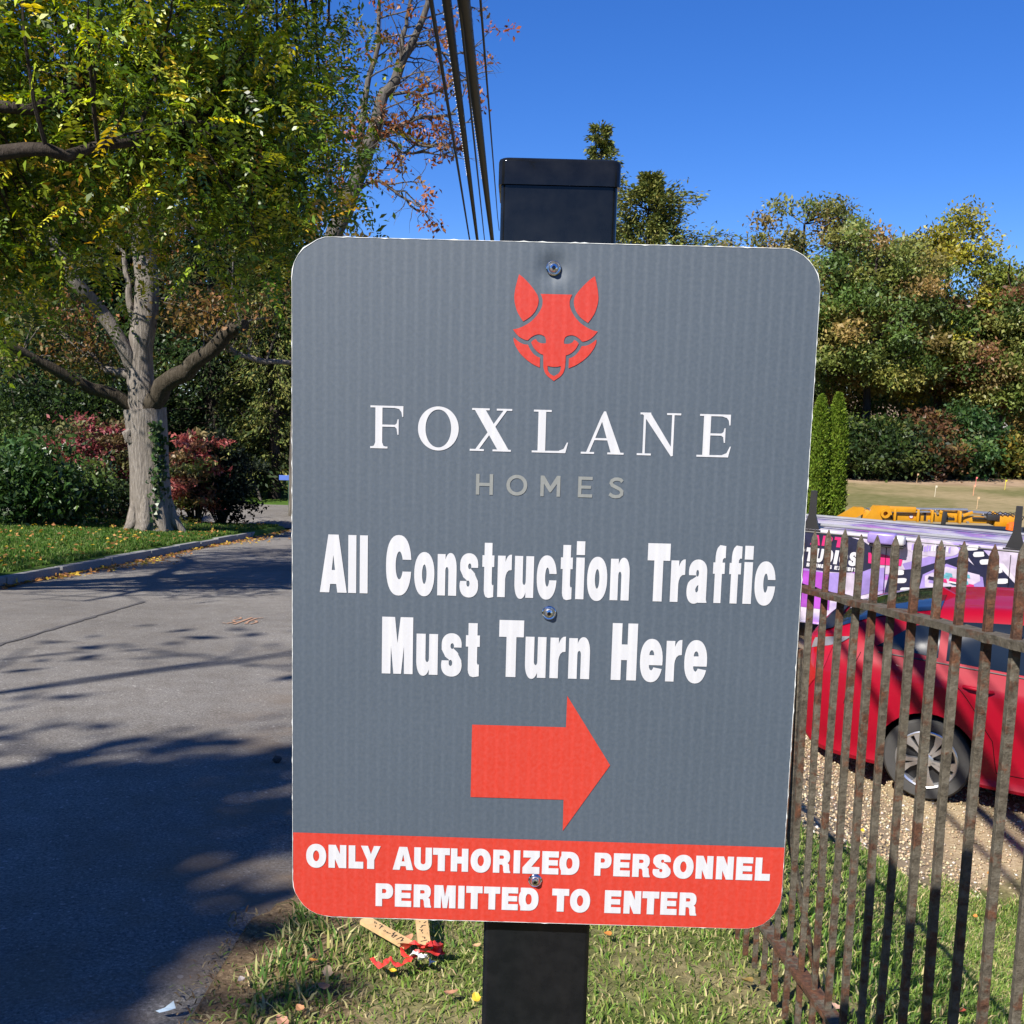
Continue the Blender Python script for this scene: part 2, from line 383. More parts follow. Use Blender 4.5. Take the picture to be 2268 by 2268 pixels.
M['p_grey'] = print_mat('grey_print', GREY, .64, spec=1.0); M['p_red'] = print_mat('red_print', RED); M['p_white'] = print_mat('white_print', WHITE); M['p_silver'] = print_mat('silver_print', (.215, .225, .215))
M['coroplast'] = simple('white_corrugated_plastic', (.74, .76, .74), .5, var=.06, scale=200)
bpy.data.materials.remove(mt) if mt.users == 0 else None
W_, H_ = .4572, .6233
sign = thing('sign', 'grey and red corrugated plastic construction traffic sign screwed to a black post', 'sign', (.034, .967, hz(.034, .967)))
panel_pos = Vector((-.19627, .90621, 1.09379)); yaw = R(-.506)
def densify_loop(P, step):
    res = []
    for a, b in zip(P, P[1:]+P[:1]):
        k = max(1, int(math.hypot(b[0]-a[0], b[1]-a[1])/step)); res += [(a[0]+(b[0]-a[0])*i/k, a[1]+(b[1]-a[1])*i/k) for i in range(k)]
    return res
def rounded(w, h, r, n=8):
    pts = []
    for cx, cy, a0 in ((w-r, r, -90), (w-r, h-r, 0), (r, h-r, 90), (r, r, 180)):
        for i in range(n+1):
            a = R(a0+90*i/n); pts.append((cx+r*math.cos(a), cy+r*math.sin(a)))
    return pts
rg = random.Random(8)
out = [(x+rg.uniform(-.0004, .0004), z+rg.uniform(-.0004, .0004)) for x, z in rounded(W_, H_, .036)]
TH = .0096
mb = MB(); n = len(out)
mb.v = [(x, 0, z) for x, z in out]+[(x, TH, z) for x, z in out]
mb.f = [tuple(range(n))[::-1], tuple(range(n, 2*n))]+[(i, (i+1) % n, (i+1) % n+n, i+n) for i in range(n)]
mb.mi = [0, 1]+[1]*n
panel = mb.build('panel', [M['p_grey'], M['coroplast']], sign, recalc=True)
panel.location = panel_pos-sign.location; panel.rotation_euler = (0, 0, yaw)
panel['label'] = 'grey corrugated sheet with rounded corners and red lower band'

rg = random.Random(12); rim = MB(); rv = []
for k, (x, z) in enumerate(densify_loop(out, .004)):
    w_ = rg.uniform(.0000, .0004)*(2.2 if rg.random() < .10 else 1); cx_, cz_ = W_/2-x, H_/2-z; l_ = math.hypot(cx_, cz_); o_ = .0002 if rg.random() < .93 else .0008
    rv += [(x-cx_/l_*o_, -.0004, z-cz_/l_*o_), (x+cx_/l_*w_, -.0004, z+cz_/l_*w_)]
n = len(rv)//2; rim.add(rv, [(2*i, 2*i+1, (2*i+3) % (2*n), (2*i+2) % (2*n)) for i in range(n)]); rim.build('cut_edge', M['coroplast'], panel)
def cdt_ops(ops):
    V, Fs, sg = [], [], []
    for s, pts in ops:
        a = sum(p[0]*q_[1]-q_[0]*p[1] for p, q_ in zip(pts, pts[1:]+pts[:1]))
        if a < 0: pts = pts[::-1]
        b = len(V); V += [Vector(p) for p in pts]; Fs.append(list(range(b, b+len(pts)))); sg.append(s)
    ov, oe, of, _, _, orig = delaunay_2d_cdt(V, [], Fs, 1, 1e-7, True)
    tr = []
    for f, o in zip(of, orig):
        st = False
        for k in sorted(o): st = sg[k]
        if st: tr.append(tuple(f))
    return [(v.x, v.y) for v in ov], tr
def se(cx, cy, rx, ry, n=2.25, k=36, a0=0, a1=360):
    pts = []
    for i in range(k if a1-a0 == 360 else k+1):
        a = R(a0+(a1-a0)*i/k); c, s = math.cos(a), math.sin(a)
        pts.append((cx+rx*math.copysign(abs(c)**(2/n), c), cy+ry*math.copysign(abs(s)**(2/n), s)))
    return pts
def rc(a, b, c, d): return [(a, b), (c, b), (c, d), (a, d)]
def stroke(path, w):
    L, Rr = [], []
    for i, p in enumerate(path):
        a = path[max(0, i-1)]; b = path[min(len(path)-1, i+1)]; dx, dy = b[0]-a[0], b[1]-a[1]; l = math.hypot(dx, dy) or 1
        nx_, ny_ = -dy/l*w[0]/2, dx/l*w[1]/2
        L.append((p[0]+nx_, p[1]+ny_)); Rr.append((p[0]-nx_, p[1]-ny_))
    return L+Rr[::-1]
def rot180(ops): return [(s, [(1-x, 1-y) for x, y in p]) for s, p in ops]
A_, D_ = True, False
N_OPS = [(A_, rc(0, 0, .41, .97)), (A_, se(.68, .62, .32, .38, 2.2)), (A_, rc(.36, 0, 1, .62)), (D_, rc(.41, -.1, .575, .58)), (D_, se(.4925, .58, .0825, .09, 2))]
S_OPS = [(A_, se(.5, .735, .485, .265, 2.2)), (A_, se(.5, .265, .5, .265, 2.2)), (A_, [(.015, .74), (.02, .62), (.2, .46), (.62, .33), (.99, .26), (.98, .38), (.80, .54), (.38, .67)]),
         (D_, [(1.05, .675), (.60, .675), (.60, .645), (.74, .585), (.90, .50), (1.0, .39), (1.05, .39)]), (D_, [(-.05, .372), (.38, .372), (.38, .39), (.2, .455), (.08, .53), (-.01, .63), (-.05, .63)]),
         (D_, se(.53, .705, .085, .065, 2)), (D_, se(.455, .315, .085, .07, 2)), (D_, rc(.37, .345, .40, .372))]
G1 = {'A': [(A_, [(0, 0), (.35, 0), (.385, .148), (.61, .148), (.65, 0), (1, 0), (.695, 1), (.315, 1)]), (D_, [(.445, .39), (.565, .39), (.50, .65)])],
 'l': [(A_, rc(0, 0, 1, 1))], 'i': [(A_, rc(0, 0, 1, .72)), (A_, rc(0, .764, 1, 1))],
 'C': [(A_, se(.5, .5, .5, .5, 2.35)), (D_, se(.525, .5, .145, .23, 2)), (D_, rc(.66, .4, 1.1, .596))],
 'o': [(A_, se(.5, .5, .5, .5, 2.2)), (D_, se(.5, .5, .112, .22, 2))],
 'c': [(A_, se(.5, .5, .5, .5, 2.25)), (D_, se(.53, .51, .11, .215, 2)), (D_, rc(.60, .44, 1.1, .585))],
 'n': N_OPS, 'u': rot180(N_OPS),
 'r': [(A_, rc(0, 0, .55, .97)), (A_, [(.54, .40), (.58, .50), (.66, .58), (.8, .63), (1, .64), (1, 1), (.85, .995), (.72, .96), (.62, .90), (.54, .82)])],
 's': S_OPS,
 't': [(A_, rc(.17, .12, .82, 1)), (A_, rc(0, .565, 1, .775)), (A_, [(.17, .16), (.2, .08), (.32, .02), (.55, 0), (.97, .02), (.97, .24), (.87, .235), (.82, .27), (.82, .5), (.17, .5)])],
 'T': [(A_, rc(0, .705, 1, 1)), (A_, rc(.30, 0, .70, .75))],
 'a': [(A_, se(.52, .72, .44, .28, 2.2)), (A_, rc(.56, .025, .96, .72)), (A_, se(.37, .29, .37, .29, 2.2)), (A_, rc(.3, .42, .9, .6)), (A_, [(.9, .025), (1, .025), (.96, .1), (.9, .2)]),
       (D_, [(-.05, .642), (.44, .642), (.44, .615), (.32, .575), (.16, .53), (.06, .47), (-.05, .4)]), (D_, se(.50, .69, .065, .075, 2)), (D_, [(.42, .33), (.49, .40), (.56, .43), (.56, .30), (.50, .255), (.44, .27)])],
 'f': [(A_, rc(.16, 0, .75, .8)), (A_, rc(0, .505, .97, .70)), (A_, [(.16, .6), (.16, .8), (.2, .88), (.3, .95), (.5, 1.0), (1, .985), (1, .775), (.88, .78), (.77, .75), (.75, .69), (.75, .6)])],
 'M': [(A_, rc(0, 0, 1, 1)), (D_, [(.41, 1.02), (.50, .545), (.60, 1.02)]), (D_, [(.28, -.02), (.29, .49), (.38, -.02)]), (D_, [(.62, -.02), (.71, .49), (.72, -.02)])],
 'H': [(A_, rc(0, 0, .385, 1)), (A_, rc(.615, 0, 1, 1)), (A_, rc(.3, .355, .7, .63))],
 'e': [(A_, se(.5, .5, .5, .5, 2.25)), (D_, se(.51, .625, .105, .115, 2, 24, 0, 180)), (D_, [(.40, .395), (1.1, .395), (1.1, .30), (.60, .345), (.575, .305), (.51, .27), (.44, .30), (.41, .34)])]}
G2 = {'O': [(A_, se(.5, .5, .5, .5, 2.15)), (D_, se(.5, .5, .155, .225, 2))], 'N': [(A_, rc(0, 0, .36, 1)), (A_, rc(.64, 0, 1, 1)), (A_, [(.0, 1), (.41, 1), (1, 0), (.59, 0)])],
 'L': [(A_, rc(0, 0, .45, 1)), (A_, rc(.4, 0, 1, .30))], 'Y': [(A_, [(0, 1), (.36, 1), (.51, .64), (.66, 1), (1, 1), (.68, .39), (.68, 0), (.32, 0), (.32, .39)])],
 'A': [(A_, [(0, 0), (.34, 0), (.38, .165), (.63, .165), (.67, 0), (1, 0), (.70, 1), (.31, 1)]), (D_, [(.44, .37), (.575, .37), (.507, .68)])],
 'U': [(A_, rc(0, .36, 1, 1)), (A_, se(.5, .37, .5, .37, 2.2)), (D_, rc(.37, .36, .64, 1.1)), (D_, se(.505, .37, .135, .1, 2))],
 'T': [(A_, rc(0, .70, 1, 1)), (A_, rc(.29, 0, .71, .8))], 'H': [(A_, rc(0, 0, .37, 1)), (A_, rc(.63, 0, 1, 1)), (A_, rc(.3, .35, .7, .65))],
 'R': [(A_, rc(0, 0, .37, 1)), (A_, rc(.3, .36, .62, 1)), (A_, se(.60, .695, .37, .305, 2.4)), (D_, rc(.37, .61, .53, .755)), (D_, se(.53, .6825, .09, .0725, 2)),
       (A_, [(.36, .44), (.75, .50), (.92, .37), (.95, .12), (1, .04), (1, 0), (.63, 0), (.59, .10), (.58, .28), (.52, .36), (.36, .36)])],
 'I': [(A_, rc(0, 0, 1, 1))], 'Z': [(A_, [(.03, .70), (.50, .70), (0, .27), (0, 0), (1, 0), (1, .30), (.52, .30), (1, .74), (1, 1), (.03, 1)])],
 'E': [(A_, rc(0, 0, 1, 1)), (D_, rc(.40, .265, 1.1, .385)), (D_, rc(.40, .62, 1.1, .735)), (D_, rc(.95, .3, 1.1, .7))],
 'D': [(A_, rc(0, 0, .5, 1)), (A_, se(.45, .5, .55, .5, 2.3)), (D_, rc(.37, .27, .46, .73)), (D_, se(.45, .5, .17, .23, 2.2))],
 'P': [(A_, rc(0, 0, .37, 1)), (A_, rc(.3, .33, .6, 1)), (A_, se(.6, .665, .4, .335, 2.3)), (D_, rc(.37, .575, .5, .76)), (D_, se(.5, .6675, .11, .0925, 2))],
 'S': S_OPS, 'M': [(A_, rc(0, 0, 1, 1)), (D_, [(.41, 1.02), (.50, .50), (.60, 1.02)]), (D_, [(.31, -.02), (.32, .55), (.405, -.02)]), (D_, [(.60, -.02), (.69, .55), (.70, -.02)])]}
G3 = {'F': [(A_, rc(.15, 0, .36, 1)), (A_, rc(0, 0, .52, .045)), (A_, rc(0, .955, .97, 1)), (A_, [(.70, .96), (.86, .93), (.93, .86), (.955, .75), (.985, .75), (.985, 1), (.70, 1)]), (A_, rc(.3, .51, .80, .56)), (A_, [(.72, .55), (.79, .59), (.815, .69), (.85, .69), (.85, .33), (.815, .33), (.79, .47), (.72, .52)]),
            (A_, [(.36, .045), (.36, .14), (.40, .06), (.46, .045)]), (A_, [(.15, .045), (.15, .14), (.11, .06), (.05, .045)])],
 'O': [(A_, se(.5, .5, .5, .5, 2.02, 60)), (D_, se(.5, .5, .315, .43, 2.05, 60))],
 'X': [(A_, [(.10, .97), (.36, .97), (.94, .03), (.67, .03)]), (A_, [(.80, .97), (.885, .97), (.215, .03), (.125, .03)]), (A_, rc(.04, .955, .46, 1)), (A_, rc(.63, .955, 1, 1)), (A_, rc(0, 0, .34, .045)), (A_, rc(.55, 0, .99, .045))],
 'L': [(A_, rc(.16, 0, .37, 1)), (A_, rc(.03, .955, .52, 1)), (A_, rc(0, 0, .90, .045)), (A_, [(.3, .045), (.74, .05), (.88, .10), (.965, .25), (1, .25), (.93, 0), (.3, 0)])],
 'A': [(A_, [(.51, 1), (.555, 1), (.93, .03), (.70, .03), (.46, .80)]), (A_, [(.51, 1), (.52, .88), (.195, .03), (.12, .03), (.45, .88)]), (A_, rc(.26, .325, .70, .375)), (A_, rc(0, 0, .31, .045)), (A_, rc(.62, 0, 1, .045))],
 'N': [(A_, [(.05, 1), (.28, 1), (.80, .20), (.845, .1), (.845, 0), (.80, -.01), (.13, .93)]), (A_, rc(.13, 0, .185, .92)), (A_, rc(.79, .05, .845, 1)), (A_, rc(.05, .955, .3, 1)), (A_, rc(.67, .955, 1, 1)), (A_, rc(0, 0, .33, .045))],
 'E': [(A_, rc(.17, 0, .38, 1)), (A_, rc(.05, .955, .95, 1)), (A_, [(.68, .96), (.84, .92), (.90, .86), (.925, .75), (.955, .75), (.955, 1), (.68, 1)]), (A_, rc(.3, .505, .77, .555)), (A_, [(.69, .55), (.76, .59), (.785, .68), (.82, .68), (.82, .34), (.785, .34), (.76, .47), (.69, .51)]),
       (A_, rc(0, 0, .92, .045)), (A_, [(.3, .045), (.74, .05), (.88, .10), (.97, .255), (1, .255), (.93, 0), (.3, 0)])]}
sp = [(.90, .80), (.78, .89), (.60, .925), (.40, .915), (.22, .84), (.17, .73), (.25, .62), (.5, .53), (.75, .44), (.88, .33), (.87, .20), (.72, .10), (.5, .075), (.3, .095), (.08, .20)]
G4 = {'H': [(A_, rc(0, 0, .2, 1)), (A_, rc(.8, 0, 1, 1)), (A_, rc(.1, .42, .9, .575))], 'O': [(A_, se(.5, .5, .5, .5, 2.05, 48)), (D_, se(.5, .5, .33, .335, 2.05, 48))],
 'M': [(A_, rc(0, 0, .175, 1)), (A_, rc(.825, 0, 1, 1)), (A_, [(0, 1), (.18, 1), (.5, .50), (.82, 1), (1, 1), (1, .86), (.53, .20), (.47, .20), (0, .86)])],
 'E': [(A_, rc(0, 0, .235, 1)), (A_, rc(.1, 0, 1, .155)), (A_, rc(.1, .42, .9, .57)), (A_, rc(.1, .845, 1, 1))], 'S': [(A_, stroke(sp, (.24, .165)))]}
def text_mesh(letters, glyphs, lift=.0005):
    mb = MB()
    for ch, u0, u1, v0, v1 in letters:
        V, T = cdt_ops(glyphs[ch])
        mb.add([((u0+(u1-u0)*x)/1000, -lift, (v0+(v1-v0)*y)/1000) for x, y in V], T)
    return mb
def line(s, base, cap, xh=None, over=1.2):
    res = []
    for ch, a, b in s:
        lo, hi = base, cap
        if xh is not None and ch in 'onsruceai' and ch != 'i': hi = xh
        if ch in 'OCSosceau' and (xh is not None or ch in 'OCS'):
            lo -= over
            if ch not in 'u': hi += over
        if ch in 't': lo -= over; hi = base+(cap-base)*.93
        if ch in 'nr': hi += over*.8
        res.append((ch, a, b, lo, hi))
    return res
def nm(o): return o
def put(mb, name, mat, label=None):
    o = mb.build(name, mat, panel, recalc=False)
    # faces towards -Y
    me = o.data
    if me.polygons and me.polygons[0].normal.y > 0:
        me.flip_normals()
    if label: o['label'] = label
    return o
FOX = [('F', 69.4, 98.8), ('O', 111.5, 147.4), ('X', 157.5, 194.2), ('L', 212.3, 244.2), ('A', 255.6, 293.4), ('N', 305.0, 342.6), ('E', 357.6, 387.5)]
put(text_mesh([(c, a, b, 441.9-(.6 if c == 'O' else 0), 479.5+(.6 if c == 'O' else 0)) for c, a, b in FOX], G3), 'lettering', M['p_white'], 'white serif capitals')
HOM = [('H', 163.7, 178.8), ('O', 190.7, 209.2), ('M', 220.9, 238.5), ('E', 254.3, 267.0), ('S', 281.1, 294.8)]
put(text_mesh([(c, a, b, 403.1, 421.6) for c, a, b in HOM], G4), 'lettering', M['p_silver'], 'pale grey sans capitals')
L1 = [('A', 24.9, 49.2), ('l', 50.5, 57.7), ('l', 60.9, 68.0), ('C', 84.5, 107.2), ('o', 109.9, 128.0), ('n', 130.8, 147.9), ('s', 150.8, 167.5), ('t', 170.9, 181.6), ('r', 184.8, 197.3), ('u', 200.1, 217.2), ('c', 220.0, 237.8), ('t', 241.2, 251.9), ('i', 255.0, 262.5), ('o', 265.2, 283.2), ('n', 286.0, 303.1), ('T', 318.7, 338.8), ('r', 340.0, 352.7), ('a', 354.6, 373.1), ('f', 377.5, 388.2), ('f', 392.0, 402.7), ('i', 405.2, 412.8), ('c', 415.2, 433.7)]
put(text_mesh(line(L1, 310.8, 363.6, 348.8), G1), 'lettering', M['p_white'], 'heavy white condensed letters, upper line')
L2 = [('M', 81.5, 109.6), ('u', 112.8, 132.3), ('s', 135.4, 154.1), ('t', 157.6, 170.2), ('T', 187.6, 209.9), ('u', 211.6, 230.5), ('r', 234.1, 248.0), ('n', 251.0, 270.2), ('H', 289.8, 312.7), ('e', 315.7, 336.1), ('r', 339.1, 353.2), ('e', 355.8, 376.3)]
put(text_mesh(line(L2, 237.0, 289.8, 275.0), G1), 'lettering', M['p_white'], 'heavy white condensed letters, lower line')
L3 = [('O', 12.6, 31.3), ('N', 33.5, 50.1), ('L', 52.3, 66.0), ('Y', 63.7, 82.1), ('A', 93.5, 112.7), ('U', 113.5, 130.0), ('T', 131.0, 146.7), ('H', 147.7, 163.9), ('O', 166.1, 185.0), ('R', 187.1, 203.3), ('I', 206.2, 212.3), ('Z', 214.6, 230.4), ('E', 232.7, 248.1), ('D', 250.5, 267.4), ('P', 281.4, 297.2), ('E', 299.2, 314.6), ('R', 316.8, 333.2), ('S', 335.7, 352.5), ('O', 354.6, 373.6), ('N', 375.7, 391.7), ('N', 394.6, 410.6), ('E', 413.1, 428.5), ('L', 430.8, 444.7)]
put(text_mesh([(c, a, b, 48.8-(.5 if c in 'OS' else 0), 71.4+(.5 if c in 'OS' else 0)) for c, a, b in L3], G2, .0010), 'lettering', M['p_white'], 'bold white capitals on the red band, upper line')
L4 = [('P', 77.8, 94.2), ('E', 95.9, 111.3), ('R', 113.5, 130.0), ('M', 132.8, 152.8), ('I', 155.2, 161.1), ('T', 162.7, 177.9), ('T', 179.3, 194.4), ('E', 196.1, 211.2), ('D', 213.6, 230.4), ('T', 243.1, 258.9), ('O', 259.9, 278.7), ('E', 292.3, 307.5), ('N', 310.1, 326.2), ('T', 327.4, 343.0), ('E', 344.5, 359.8), ('R', 362.1, 378.3)]
put(text_mesh([(c, a, b, 12.2-(.5 if c == 'O' else 0), 34.8+(.5 if c == 'O' else 0)) for c, a, b in L4], G2, .0010), 'lettering', M['p_white'], 'bold white capitals on the red band, lower line')
def shape(ops, lift=.0005):
    V, T = cdt_ops(ops); return MB().add([(x/1000, -lift, y/1000) for x, y in V], T)
bw, r_ = 457.2, 36
band = [(x*1000, z*1000) for x, z in out if z < .0365]
band = sorted([p for p in band if p[0] > 228], key=lambda p: p[1]) ; bandL = sorted([(x*1000, z*1000) for x, z in out if z < .0365 and x < .228], key=lambda p: -p[1])
put(shape([(A_, [(.4, 82.2)]+[(max(x, .4), max(z, .4)) for x, z in bandL]+[(min(x, 456.8), max(z, .4)) for x, z in band]+[(456.8, 81.6)])]), 'red_band', M['p_red'])
put(shape([(A_, [(164.8, 191.1), (250.7, 191.1), (250.9, 220.8), (292.4, 156.1), (250.9, 91.4), (250.7, 121.7), (164.8, 121.7)])]), 'arrow', M['p_red'])
def mir(p): return [(459.7-x, y) for x, y in p]
ear = [(197.1, 595.6), (201.0, 592.8), (205.7, 588.3), (210.3, 583.1), (213.7, 578.1), (214.7, 574.3), (214.2, 569.5), (212.2, 564.8), (208.7, 560.4), (205.2, 557.7), (201.7, 555.6), (199.2, 558.9), (196.0, 564.2), (193.9, 571.2), (193.3, 576.5), (194.1, 583.5), (195.9, 591.1)]
cheek = [(193.9, 541.7), (197.2, 538.8), (200.6, 536.7), (203.7, 535.8), (206.4, 535.7), (208.5, 531.4), (211.9, 527.4), (214.7, 525.6), (217.2, 524.8), (217.3, 516.2), (211.0, 518.9), (204.8, 523.2), (199.7, 528.0), (195.7, 533.9), (193.8, 538.7)]
faceL = [(229.85, 504.9), (224.0, 509.1), (221.7, 512.1), (220.4, 516.4), (220.2, 521.9), (220.0, 527.3), (217.4, 528.1), (214.6, 529.9), (211.4, 533.1), (209.1, 537.7), (210.4, 539.4), (213.1, 540.9), (214.6, 538.6), (216.5, 537.6), (218.8, 537.1), (221.9, 537.3), (222.1, 539.9), (221.1, 542.9), (218.5, 544.4), (215.2, 544.9), (211.9, 544.0), (208.7, 542.0), (206.3, 539.5), (204.6, 539.6), (202.2, 540.3), (198.8, 542.1), (196.0, 544.7), (193.0, 548.5), (197.5, 549.4), (202.9, 551.9), (208.3, 555.3), (213.1, 560.3), (216.3, 565.2), (218.0, 569.5), (218.2, 573.9), (217.3, 577.1), (216.1, 579.4)]
face = faceL+mir(faceL)[::-1][:-1]
noseL = [(229.85, 509.1), (226.2, 511.1), (224.3, 513.8), (224.0, 517.9), (227.6, 517.1)]
nose = noseL+mir(noseL)[::-1][:-1]
def smooth_poly(p, it=1):
    # round gentle corners only (keeps the points of the drawing sharp)
    for _ in range(it):
        q_ = []; n = len(p)
        for i in range(n):
            a, b, c = p[i-1], p[i], p[(i+1) % n]
            v1 = (b[0]-a[0], b[1]-a[1]); v2 = (c[0]-b[0], c[1]-b[1])
            d = (v1[0]*v2[0]+v1[1]*v2[1])/((math.hypot(*v1)*math.hypot(*v2)) or 1)
            if d < .72: q_.append(b)
            else: q_ += [(b[0]*.8+a[0]*.2, b[1]*.8+a[1]*.2), (b[0]*.8+c[0]*.2, b[1]*.8+c[1]*.2)]
        p = q_
    return p
logo = shape([(A_, smooth_poly(ear)), (A_, smooth_poly(mir(ear))), (A_, smooth_poly(cheek)), (A_, smooth_poly(mir(cheek))), (A_, smooth_poly(face)), (D_, smooth_poly(nose))])
put(logo, 'logo', M['p_red'], 'red fox head emblem')
# screws
M['chrome'] = simple('chrome', (.65, .65, .68), .12, 1.0, var=.15, scale=400)
M['dark_steel'] = simple('dark_steel', (.05, .05, .06), .3, 1.0)
for u, v in ((.2268, .6014), (.2320, .2977), (.2267, .0424)):
    mb = MB(); mb.cur = 0
    mb.lathe([(.0001, -.0010), (.0064, -.0012), (.0064, -.0016), (.0056, -.0024), (.0048, -.0021), (.0046, -.0021), (.0044, -.0036), (.0032, -.0050), (.0016, -.0054)], axis='Y', n=28)
    mb.cur = 1
    mb.box((0, -.00525, 0), (.0036, .0006, .0008)); mb.box((0, -.0053, 0), (.0008, .0006, .0036)); mb.lathe([(.0001, -.0050), (.0019, -.0051)], axis='Y', n=12)
    o = mb.build('screw', [M['chrome'], M['dark_steel']], sign, smooth=35)
    o.location = panel.location+Matrix.Rotation(yaw, 3, 'Z') @ Vector((u, 0, v)); o.rotation_euler = (0, 0, yaw)
# black vinyl post
mt, nt, bs = new_mat('black_vinyl'); M['vinyl'] = mt
nt.links.new(ramp(nt, noise(nt, 60, 4), [(.4, (.006, .007, .009)), (.8, (.012, .013, .015))]), bs.inputs['Base Color'])
sm = ramp(nt, noise(nt, 14, 3), [(.60, (.07, .07, .07)), (.70, (.22, .22, .22))]); nt.links.new(sm, bs.inputs['Roughness'])
bs.inputs['Specular IOR Level'].default_value = .28
def rounded_post(w, z0, z1, r):
    pts = [(x-w/2, z-w/2) for x, z in rounded(w, w, r, 5)]; n = len(pts); mb = MB()
    mb.v = [(x, y, z0) for x, y in pts]+[(x, y, z1) for x, y in pts]
    mb.f = [(i, (i+1) % n, (i+1) % n+n, i+n) for i in range(n)]+[tuple(range(n))[::-1], tuple(range(n, 2*n))]; return mb
pw = .1016; pz = sign.location.z
rounded_post(pw, -.3, 1.766-pz, .006).build('post', M['vinyl'], sign, smooth=50)
mb = MB(); w = .1062
pts0 = [(x-w/2, z-w/2) for x, z in rounded(w, w, .008, 5)]; n = len(pts0); rings = []
for sc_, z in ((1, 1.7665), (1, 1.7855), (.985, 1.7880), (.955, 1.7890), (.6, 1.792)):
    rings.append([(x*sc_, y*sc_, z-pz) for x, y in pts0])
for r2 in rings: mb.v += r2
mb.f = [(k*n+i, k*n+(i+1) % n, (k+1)*n+(i+1) % n, (k+1)*n+i) for k in range(len(rings)-1) for i in range(n)]+[tuple(range(n))[::-1], tuple(range(4*n, 5*n))]
mb.build('post_cap', M['vinyl'], sign, smooth=50)

# ------------------------------------------------------------------ iron fence
mt, nt, bs = new_mat('rusty_paint'); M['iron'] = mt
ob = nd(nt, 'ObjectInfo'); tc = nd(nt, 'TexCoord'); va = nd(nt, 'VectorMath'); va.operation = 'ADD'
nt.links.new(tc.outputs['Object'], va.inputs[0]); cmb = nd(nt, 'CombineXYZ'); nt.links.new(math_n(nt, 'MULTIPLY', ob.outputs['Random'], 60.0), cmb.inputs[2]); nt.links.new(cmb.outputs[0], va.inputs[1])
na = noise(nt, 34, 9, vec=va.outputs[0], rough=.7); nb = noise(nt, 70, 6, vec=va.outputs[0], rough=.7); ncn = noise(nt, 2.4, 4, vec=va.outputs[0])
paint = ramp(nt, nb, [(.3, (.042, .034, .024)), (.52, (.105, .090, .066)), (.75, (.16, .145, .115))])
rust = ramp(nt, nb, [(.28, (.032, .018, .013)), (.5, (.09, .042, .024)), (.70, (.17, .07, .034)), (.85, (.40, .16, .07))])
f = math_n(nt, 'ADD', na, math_n(nt, 'MULTIPLY', math_n(nt, 'SUBTRACT', ncn, .5), .85))
sxz = nd(nt, 'SeparateXYZ'); nt.links.new(tc.outputs['Object'], sxz.inputs[0])
for zc_, wd_, am_ in ((1.094, .045, .13), (.16, .10, .08), (.0, .08, .10)):
    dz_ = math_n(nt, 'DIVIDE', math_n(nt, 'SUBTRACT', sxz.outputs[2], zc_), wd_)
    f = math_n(nt, 'ADD', f, math_n(nt, 'MULTIPLY', math_n(nt, 'POWER', 2.718, math_n(nt, 'MULTIPLY', math_n(nt, 'MULTIPLY', dz_, dz_), -1.0)), am_))
nt.links.new(mixc(nt, ramp(nt, f, [(.51, (0, 0, 0)), (.60, (1, 1, 1))]), paint, rust), bs.inputs['Base Color'])
bs.inputs['Roughness'].default_value = .78; bs.inputs['Specular IOR Level'].default_value = .3
hsum = math_n(nt, 'ADD', math_n(nt, 'MULTIPLY', na, 1.0), math_n(nt, 'MULTIPLY', nb, .5))
bump(nt, bs, hsum, 1.0, .006)
fence = thing('iron_fence', 'rusty grey iron picket fence with pointed tips beside the grass bank', 'fence', (.72, 2.4, 0))
FS = .12
def fence_xyz(i): return np.array([.72+.0046*i, 2.4*(1-.03701*i)])
pk_var = []
for var in range(4):
    rg = random.Random(20+var); mb = MB(); hw = .0066
    zz = [0, .25, .5, .75, 1.0, 1.15]; ring = []
    for z in zz:
        dx, dy = rg.uniform(-.0016, .0016), rg.uniform(-.0016, .0016); w = hw*rg.uniform(.93, 1.1)
        ring.append([(dx-w, dy-w, z), (dx+w, dy-w, z), (dx+w, dy+w, z), (dx-w, dy+w, z)])
    w2 = .0070
    ring.append([(-w2, -hw, 1.206), (w2, -hw, 1.206), (w2, hw, 1.206), (-w2, hw, 1.206)])
    ring.append([(-.0062, -.0052, 1.226), (.0062, -.0052, 1.226), (.0062, .0052, 1.226), (-.0062, .0052, 1.226)])
    ring.append([(-.001, -.001, 1.245), (.001, -.001, 1.245), (.001, .001, 1.245), (-.001, .001, 1.245)])
    for r2 in ring: mb.v += r2
    mb.f = [(k*4+i, k*4+(i+1) % 4, (k+1)*4+(i+1) % 4, (k+1)*4+i) for k in range(len(ring)-1) for i in range(4)]+[(3, 2, 1, 0), tuple(range(len(ring)*4-4, len(ring)*4))]
    o = mb.build('picket', M['iron'], None); bv = o.modifiers.new('b', 'BEVEL'); bv.width = .0028; bv.segments = 2
    dg = bpy.context.evaluated_depsgraph_get(); me = bpy.data.meshes.new_from_object(o.evaluated_get(dg)); bpy.data.objects.remove(o); pk_var.append(me)
rg = random.Random(77)
for i in range(-34, 17):
    x, y = fence_xyz(i); o = bpy.data.objects.new('picket', pk_var[rg.randrange(4)]); COL.objects.link(o); o.parent = fence
    z = .022+FS*(2.4-y)
    o.location = (x-.72, y-2.4, z+rg.uniform(-.006, .006)); o.rotation_euler = (rg.uniform(-.003, .003), rg.uniform(-.0022, .0022), rg.uniform(-.12, .12))
